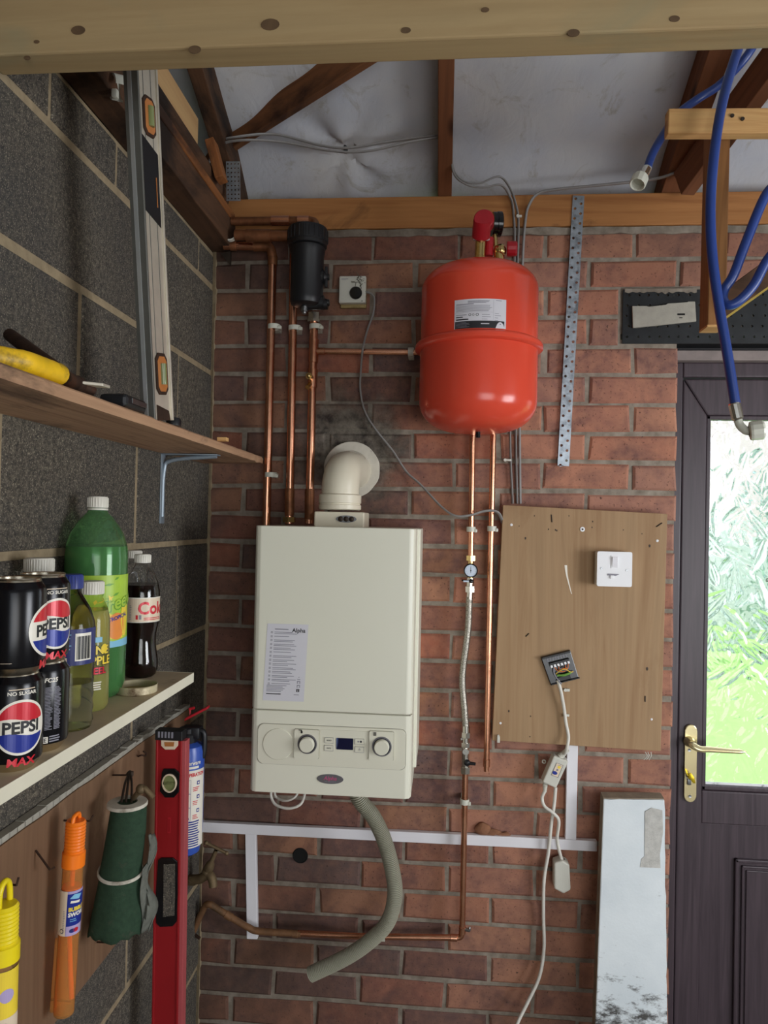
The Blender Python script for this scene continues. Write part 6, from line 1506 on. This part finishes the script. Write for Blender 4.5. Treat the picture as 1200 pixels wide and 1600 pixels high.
b = MB(); q0, q1 = sh(zz(1586)), sh(zz(1352)); L = (q1-q0).length; b.lathe([(0, 0), (.0148, .002), (.0155, .006), (.0155, L), (.0145, L), (.0145, .006), (0, .003)], q0, q1-q0, 36); b.build('tube', 'orangetube', t)
b = MB(); b.tube(smooth_path([sh(zz(1350)), sh(zz(1430)), sh(zz(1480))+Vector((.003, 0, 0)), sh(zz(1560))+Vector((.011, 0, 0))], 5), .0036, 10); b.tube([sh(zz(1384)), sh(zz(1392))], .0145, 24); b.build('wand_stick', 'orange', t)
b = MB(); b.tube([sh(zz(1470))+Vector((-.0185, .002, 0)), sh(zz(1584))+Vector((-.0195, .002, 0))], .0042, 10); b.tube([sh(zz(1500))+Vector((-.0125, -.004, 0)), sh(zz(1582))+Vector((-.0120, -.004, 0))], .0018, 8); b.build('spare_stick', 'orangetube', t)
q0 = sh(zz(1455)); fa = math.atan2(EYE.y-q0.y, EYE.x-q0.x); ax_ = (sh(zz(1386))-q0); HL = ax_.length; shx = ax_.x/ax_.z
wm = wrap((0, 0, 0), .0157, fa)
pr_ = Print(lambda u, v, d: wm(u, v, d)+q0+Vector((shx*v, 0, 0)), .0002)
pr_.rect(-.028, 0, .028, HL, 'p_lilac', 1); pr_.rect(-.0055, 0, .028, HL-.004, 'p_blue', 2); pr_.rect(-.028, 0, -.0055, HL, 'p_cream', 2)
pr_.text('BUBBLE', -.003, HL*.55, .0085, 'p_yellow', 3, 'LEFT', .05, .85); pr_.text('SWORD', -.003, HL*.43, .0085, 'p_white', 3, 'LEFT', .05, .9)
pr_.lines(.0, HL*.36, .012, 2, .003, .0009, 'p_sky', 3); pr_.ell(.004, HL*.10, .0042, .0026, 'p_blue', 3, 14); pr_.ell(.0095, HL*.10, .0042, .0026, 'p_red', 3, 14)
pr_.poly([(-.002, HL*.84), (.012, HL*.80), (.016, HL*.90), (.004, HL*.93)], 'p_sky', 3); pr_.poly([(-.001, HL*.74), (.013, HL*.71), (.014, HL*.76), (.0, HL*.79)], 'p_white', 3)
pr_.rect(-.005, 0, .028, HL*.22, 'p_lilac', 2.5); pr_.ell(.004, HL*.12, .0042, .0026, 'p_navy', 4, 14); pr_.ell(.0095, HL*.12, .0042, .0026, 'p_red', 4, 14)
pr_.ell(-.0115, HL*.11, .0032, .0038, 'ink', 3, 18); pr_.ell(-.0115, HL*.11, .0022, .0026, 'p_cream', 4, 18); pr_.lines(-.0105, HL*.55, -.0075, 14, .0026, .0009, 'greyink', 3)
pr_.build('label', t, cut=.003, ulim=(-.026, .026), label='blue and lilac printed label')
yx_, yy_ = -.566, -.995; zz = lambda py: W(8, py, yy_).z
t, sh = ring_wand('bubble_wand', 'yellow', 'orangetube', yx_-.004, yy_, zz(1377), zz(1412), zz(1500), zz(1750), .0185, 'yellow bubble wand cut off by the lower left corner of the photo')
b = MB(); q0, q1 = sh(zz(1750)), sh(zz(1500)); L = (q1-q0).length; b.lathe([(0, 0), (.018, .002), (.0185, .006), (.0185, L), (.0172, L), (.0172, .006), (0, .003)], q0, q1-q0, 36); b.build('tube', 'clearpet', t)
q0 = sh(zz(1700)); HL = zz(1508)-zz(1700); fa = math.atan2(EYE.y-q0.y, EYE.x-q0.x); pr_ = Print(wrap(q0, .0187, fa), .0002)
pr_.rect(-.05, 0, .05, HL, 'p_yellow', 1); pr_.rect(-.05, 0, .05, HL*.45, 'p_sky', 2); pr_.rect(-.05, HL*.45, .05, HL*.62, 'p_cream', 2); pr_.ell(.006, HL*.80, .009, .009, 'p_lilac', 2, 20); pr_.ell(.006, HL*.55, .012, .008, 'p_cream', 3, 20); pr_.ell(.002, HL*.56, .006, .004, 'p_blue', 4, 16)
pr_.build('label', t, cut=.003, label='pale yellow and blue printed label')
b = MB(); b.lathe([(.0188, 0), (.0192, .002), (.0192, .006), (.0188, .008)], sh(zz(1507)), (0, 0, 1), 32); b.build('neck_ring', 'orangetube', t)

# ---------------------------------------------------------------- green canvas roll hanging from its string
ry = -.675; rx = W(199, 1300, ry).x; zz = lambda py: W(195, py, ry).z
cr_ = thing('canvas_roll', (rx, ry, zz(1455)), 'dark green canvas roll with a white end disc hanging on the hook board', 'canvas roll')
cxs = {1255: (199, 28), 1300: (194, 31), 1355: (186, 33), 1375: (184, 34), 1410: (180, 38), 1450: (176, 43)}
keys = sorted(cxs); rings = []; b = MB(); sc_ = (W(200, 1300, ry).x-W(100, 1300, ry).x)/100
for k in range(25):
    py = 1254+(1452-1254)*k/24; i = max(j for j in range(len(keys)-1) if keys[j] <= max(py, keys[0])); t_ = (py-keys[i])/(keys[i+1]-keys[i])
    cxp = cxs[keys[i]][0]*(1-t_)+cxs[keys[i+1]][0]*t_; rp = cxs[keys[i]][1]*(1-t_)+cxs[keys[i+1]][1]*t_
    o_ = W(cxp, py, ry); rr = rp*sc_; ring = []
    for q in range(40):
        a = 2*PI*q/40; wv = 1+.035*k/24*math.sin(5*a+1)+.015*noise.noise(Vector((math.cos(a)*2, math.sin(a)*2, k*.15)))
        dz = .010*max(0, (k-20)/4)*noise.noise(Vector((math.cos(a)*2.5, math.sin(a)*2.5, 4)))
        sq = .78 if math.cos(a) < 0 else 1.0
        ring.append(b.bm.verts.new((max(XB+.004, o_.x+rr*wv*math.cos(a)*sq), o_.y+rr*wv*math.sin(a)*.8, o_.z+dz)))
    rings.append(ring)
for A, Bq in zip(rings, rings[1:]):
    for q in range(40): b._f([A[q], A[(q+1) % 40], Bq[(q+1) % 40], Bq[q]]).smooth = True
b._f(rings[0]); b.build('canvas', 'canvas', cr_, solid=.002)
o_ = W(199, 1256, ry); b = MB(); rr = 29.5*sc_; b.lathe([(rr*.46, .004), (rr*.46, -.010), (rr*.5, .0045), (rr*.97, .0035), (rr, .002), (rr, -.002), (rr*.4, -.002)], o_, (0, 0, 1), 40)
for v in b.bm.verts: v.co.x = max(XB+.003, v.co.x)
dk = b.build('end_disc', 'disc', cr_, label='white worn end disc')
b = MB(); b.lathe([(rr*.45, 0), (0, .0)], o_+Vector((0, 0, -.008)), (0, 0, 1), 30); b.build('core_hole', 'rust', dk)
ban = []
for q in range(41): a = 2*PI*q/40; o2 = W(185, 1360+6*math.cos(a-R(300)), ry); ban.append(Vector((max(XB+.005, W(185, 1362, ry).x+35.5*sc_*math.cos(a)*(.80 if math.cos(a) < 0 else 1)), ry+35.5*sc_*math.sin(a)*.83, o2.z)))
b = MB(); b.tube(ban, .0022, 8, cap=False, flat=1.5); b.build('elastic_band', 'disc', cr_)
hk = LX(203, 1205, XB+.038); b = MB()
for dx in (-.010, -.002, .008): b.tube(smooth_path([hk, hk.lerp(o_, .5)+Vector((dx*.7, 0, .006)), o_+Vector((dx, -.002, .002))], 5), .0022, 8)
b.sphere(hk+Vector((0, 0, -.006)), .007, 10); b.build('string', 'iron', cr_)
b = MB(); b.tube(smooth_path([W(208, 1248, ry+.01), W(216, 1238, ry), W(224, 1231, ry), W(232, 1238, ry), W(240, 1246, ry)], 5), .0048, 10); b.sphere(W(220, 1233, ry), .009, 10); b.build('cord_knot', 'oldbrass', cr_)
b = MB(); g = []
for k in range(22):
    py = 1305+(1455-1305)*k/21; wl_ = W(226+(-2 if py > 1350 else 4)-.05*(py-1350), py, ry-.005); wr_ = W(238+6*math.sin(k*.5), py, ry+.02)
    g.append([b.bm.verts.new(wl_.lerp(wr_, j/6)+Vector((0, .008*math.sin(j*1.3+k*.4), 0))) for j in range(7)])
for A, Bq in zip(g, g[1:]):
    for j in range(6): b._f([A[j], A[j+1], Bq[j+1], Bq[j]]).smooth = True
b.build('loose_flap', 'canvasgrey', cr_, solid=.002)
# ---------------------------------------------------------------- red spirit level on the floor
ly = -.46; rt, rb2 = W(269, 1145, ly), W(262, 1620, ly)
top_ = rt.z; xr0, xr1 = W(243, 1160, ly).x, W(284, 1160, ly).x
lv = thing('spirit_level', ((xr0+xr1)/2, ly, 0), 'red spirit level standing on end in the corner beside the blue extinguisher', 'spirit level')
slant = (rb2.x-rt.x)/(rt.z-rb2.z)
def lx(z): return slant*(top_-z)
def rbx(name, x0, x1, z0, z1, ya, yb, mat, par=lv, bev=.0012):
    b = MB(); b.box((x0, ya, z0), (x1, yb, z1), bev=bev)
    for v in b.bm.verts: v.co.x += lx(v.co.z)
    return b.build(name, mat, par)
dpt = .024; H1 = top_-.016
rbx('web', xr0+.003, xr1-.003, .004, H1, ly+.002, ly+dpt-.004, 'levelred')
rbx('flange', xr0, xr0+.005, .004, H1, ly, ly+dpt, 'levelred'); rbx('flange', xr1-.005, xr1, .004, H1, ly, ly+dpt, 'levelred')
rbx('edge_highlight', xr1, xr1+.008, .004, H1, ly+.001, ly+dpt, 'level_highlight', bev=.0006)  # paler red strip carries the highlight of the right edge in its colour
ec = rbx('end_cap', xr0-.001, xr1+.001, H1, top_+.004, ly-.002, ly+dpt+.001, 'black')
b = MB()
for k in range(5): b.box((xr0+.006+.007*k, ly-.0035, H1+.006), (xr0+.0095+.007*k, ly-.001, top_+.002))
b.build('cap_ribs', 'greyink', ec)
rbx('end_cap', xr0-.001, xr1+.001, 0, .012, ly-.002, ly+dpt+.001, 'black')
def px_(px, py): return W(px, py, ly)
def ringplate(name, poly, y0, th_, mat, par): return MB().prism([(p.x, y0, p.z) for p in poly], (0, -th_, 0), bev=.0008).build(name, mat, par)
vp = ringplate('vial_frame', [px_(*q) for q in ((253, 1207), (256, 1201), (273, 1201), (281, 1208), (280, 1237), (272, 1246), (258, 1246), (250, 1236))], ly+.0025, .004, 'blackgloss', lv)
q = px_(265.5, 1223); b = MB(); b.lathe([(.0155, 0), (.0155, .003), (.0132, .0035), (.0132, 0)], (q.x, ly-.0012, q.z), (0, -1, 0), 32, sm=False)
for v in b.bm.verts: v.co.z = q.z+(v.co.z-q.z)*1.22
b.build('vial_ring', 'p_cream', vp); b = MB(); b.lathe([(.0133, 0), (0, .002)], (q.x, ly-.0016, q.z), (0, -1, 0), 28)
for v in b.bm.verts: v.co.z = q.z+(v.co.z-q.z)*1.22
b.build('vial', 'vialgreen', vp)
b = MB(); b.tube([(q.x-.012, ly-.003, q.z), (q.x+.012, ly-.003, q.z)], .0035, 10); b.build('vial_tube', 'clearpet', vp)
sp2 = ringplate('top_vial_frame', [px_(*q) for q in ((252, 1154), (278, 1154), (278, 1165), (273, 1171), (258, 1171), (252, 1165))], ly+.0025, .004, 'p_cream', lv)
ringplate('vial', [px_(*q) for q in ((257, 1159), (273, 1159), (272, 1166), (258, 1166))], ly-.0015, .001, 'vialamber', sp2)
ho = ringplate('hand_hole', [px_(*q) for q in ((247, 1344), (252, 1340), (270, 1340), (277, 1346), (278, 1395), (276, 1440), (270, 1447), (250, 1448), (244, 1442), (244, 1395))], ly+.0025, .004, 'blackgloss', lv)
ringplate('hole_view', [px_(*q) for q in ((256, 1350), (274, 1349), (274, 1390), (273, 1430), (255, 1432), (256, 1390))], ly-.0015, .0006, 'block', ho)
pr_ = Print(flat((0, ly+.0018, 0), (1, 0, 0), (0, 0, 1))); q = px_(264, 1290); pr_.rect(q.x-.0035, q.z-.016, q.x+.0035, q.z+.016, 'redbrassy', 1); pr_.rect(q.x-.002, q.z-.013, q.x+.002, q.z+.013, 'levelred', 2); pr_.build('embossed_mark', lv)
# ---------------------------------------------------------------- blue extinguisher
ey = -.335; ex_ = W(292, 1230, ey).x; er_ = W(318, 1200, ey).x-ex_
zz = lambda py: W(300, py, ey).z
fe = thing('fire_extinguisher', (ex_, ey, zz(1335)), 'small blue fire extinguisher with a red lever hanging behind the red level', 'fire extinguisher')
zb3, zt3 = zz(1333), zz(1158); hx = er_
b = MB(); b.lathe([(0, zb3), (hx*.6, zb3), (hx*.82, zb3+.006), (hx*.93, zb3+.03), (hx, zb3+.05), (hx, zt3-.02), (hx*.9, zt3-.008), (hx*.5, zt3), (0, zt3)], (ex_, ey, 0), (0, 0, 1), 48); b.build('cylinder', 'extblue', fe)
b = MB(); b.lathe([(hx*.55, zt3-.002), (hx*.6, zt3+.016), (hx*.5, zt3+.02), (hx*.5, zt3+.03), (0, zt3+.03)], (ex_, ey, 0), (0, 0, 1), 24, sm=False); b.box((ex_-.012, ey-.014, zt3+.008), (ex_+.030, ey+.014, zt3+.034), bev=.004); b.tube(smooth_path([(ex_+.024, ey, zt3+.026), (ex_+.036, ey, zt3+.018), (ex_+.037, ey, zt3-.02), (ex_+.034, ey, zt3-.035)], 5), .006, 10); b.build('valve_head', 'black', fe)
lv0 = W(290, 1124, ey); lv1 = W(326, 1104, ey)
b = MB(); b.prism([(lv0.x, ey-.008, lv0.z-.002), (lv1.x, ey-.008, lv1.z-.004), (lv1.x, ey-.008, lv1.z+.002), (lv0.x, ey-.008, lv0.z+.004)], (0, .016, 0), bev=.001); b.build('squeeze_lever', 'redbrassy', fe)
b = MB(); q = W(297, 1110, ey); b.cyl(q+Vector((0, 0, -.012)), q+Vector((0, 0, .004)), .002, 8); b.tube([q+Vector((-.002, 0, .003)), q+Vector((.010, 0, .006))], .003, 8); b.build('safety_pin', 'redbrassy', fe)
fa = facing(ex_, ey); z0_ = zz(1316); pr_ = Print(wrap((ex_, ey, z0_), hx, fa), .0003); HL = zz(1197)-z0_
pr_.rect(-.05, 0, .045, HL, 'p_white', 1)
pr_.text('Betterware', .008, HL+.012, .0125, 'p_white', 1, bold=.02, sx=.8); pr_.rect(-.012, HL+.0035, .026, HL+.0085, 'p_white', 1)
pr_.text('OPERATION', .020, HL-.013, .0105, 'p_red', 2, bold=.04, sx=.75)
for k in range(3):
    v1 = HL-.020-.030*k; pr_.rect(-.008, v1-.0295, .0085, v1-.029, 'p_blue', 2); pr_.rect(-.008, v1-.0005, .0085, v1, 'p_blue', 2); pr_.rect(.008, v1-.0295, .0085, v1, 'p_blue', 2); pr_.rect(.022, v1-.012, .029, v1-.004, 'p_blue', 3); pr_.rect(.0235, v1-.010, .0275, v1-.006, 'p_white', 4); pr_.lines(.013, v1-.018, .029, 3, .0035, .0016, 'p_red', 2, .4); pr_.lines(-.005, v1-.010, .003, 2, .005, .0015, 'greyink', 2, .4)
pr_.poly([(-.006, HL-.105), (.004, HL-.108), (.006, HL-.103), (-.002, HL-.090)], 'p_blue', 3)
for k in range(11): pr_.rect(-.03, .003+k*.0052, .032-.006*random.random(), .0057+k*.0052, 'p_blue', 2)
pr_.build('label', fe, cut=.003, ulim=(-.05, .048), label='white label with red and blue printing')
b = MB(); b.box((XB, ey-.012, zz(1240)), (ex_-hx*.9, ey+.012, zz(1225)), bev=.001); b.build('wall_bracket', 'black', fe)

# ---------------------------------------------------------------- blue hoses on the rack
rh = .0088
def spirit(t_, i): return rh
ha = thing('washing_machine_hose', W(1152, 640, -.565), 'long blue hose hanging before the rack with a white elbow fitting', 'hose')
PA = [W(1195, -60, -.50), W(1175, 20, -.535), W(1157, 66, -.55), W(1137, 128, -.56), W(1123, 190, -.566), W(1113, 270, -.566), W(1110, 340, -.565), W(1114, 410, -.565), W(1124, 480, -.565), W(1136, 550, -.565), W(1149, 632, -.565)]
hose('tube', PA, rh, 'hoseblue', ha, 16)
b = MB(); q0, q1 = W(1147, 630, -.565), W(1153, 656, -.565); b.lathe([(rh*1.1, 0), (rh*1.18, .002), (rh*1.18, (q1-q0).length*.9), (rh*.9, (q1-q0).length)], q0, q1-q0, 12, sm=False); b.build('crimp_ferrule', 'nickel', ha)
b = MB(); b.tube(smooth_path([q1, W(1156, 664, -.565), W(1164, 672, -.568), W(1172, 674, -.572)], 6), .0075, 14); b.build('elbow', 'milky', ha)
b = MB(); q0 = W(1170, 674, -.572); b.lathe([(.010, 0), (.0165, .002), (.0175, .006), (.0175, .022), (.0155, .025), (.013, .020), (0, .018)], q0, (1, -.25, .12), 12, sm=False); b.build('coupling_nut', 'milky', ha)
hb_ = thing('washing_machine_hose', W(997, 290, -.44), 'blue hose end with a white coupling nut poking out behind the wooden batten', 'hose')
hose('tube', [W(1010, 268, -.44), W(1019, 242, -.44), W(1035, 213, -.44), W(1060, 178, -.43), W(1090, 155, -.42), W(1125, 132, -.43), W(1165, 90, -.46), W(1195, 40, -.47)], .0082, 'hoseblue', hb_, 16)
b = MB(); q0, q1 = W(1012, 262, -.44), W(1002, 281, -.445); b.lathe([(.0085, 0), (.0092, .003), (.0088, (q1-q0).length*.5), (.0075, (q1-q0).length)], q0, q1-q0, 14, sm=False); b.build('crimp_ferrule', 'nickel', hb_)
b = MB(); q0 = W(1001, 277, -.443); b.lathe([(.0075, -.004), (.0155, 0), (.0165, .004), (.0165, .020), (.0145, .022), (.0125, .020), (.0120, .008), (0, .008)], q0, W(993, 295, -.455)-q0, 12, sm=False); b.build('coupling_nut', 'milky', hb_)
hc = thing('washing_machine_hose', W(1130, 485, -.52), 'blue hose looped over the sloping brace behind the long blue hose', 'hose')
hose('tube', [W(1290, 300, -.56), W(1296, 262, -.556), W(1276, 238, -.552), W(1248, 252, -.548), W(1222, 280, -.545), W(1196, 306, -.545), W(1165, 380, -.54), W(1146, 430, -.535), W(1132, 452, -.53), W(1130, 468, -.532), W(1138, 477, -.54), W(1155, 470, -.545), W(1178, 445, -.55), W(1200, 405, -.555), W(1235, 366, -.56), W(1272, 332, -.562), W(1290, 300, -.56)], rh, 'hoseblue', hc, 16)
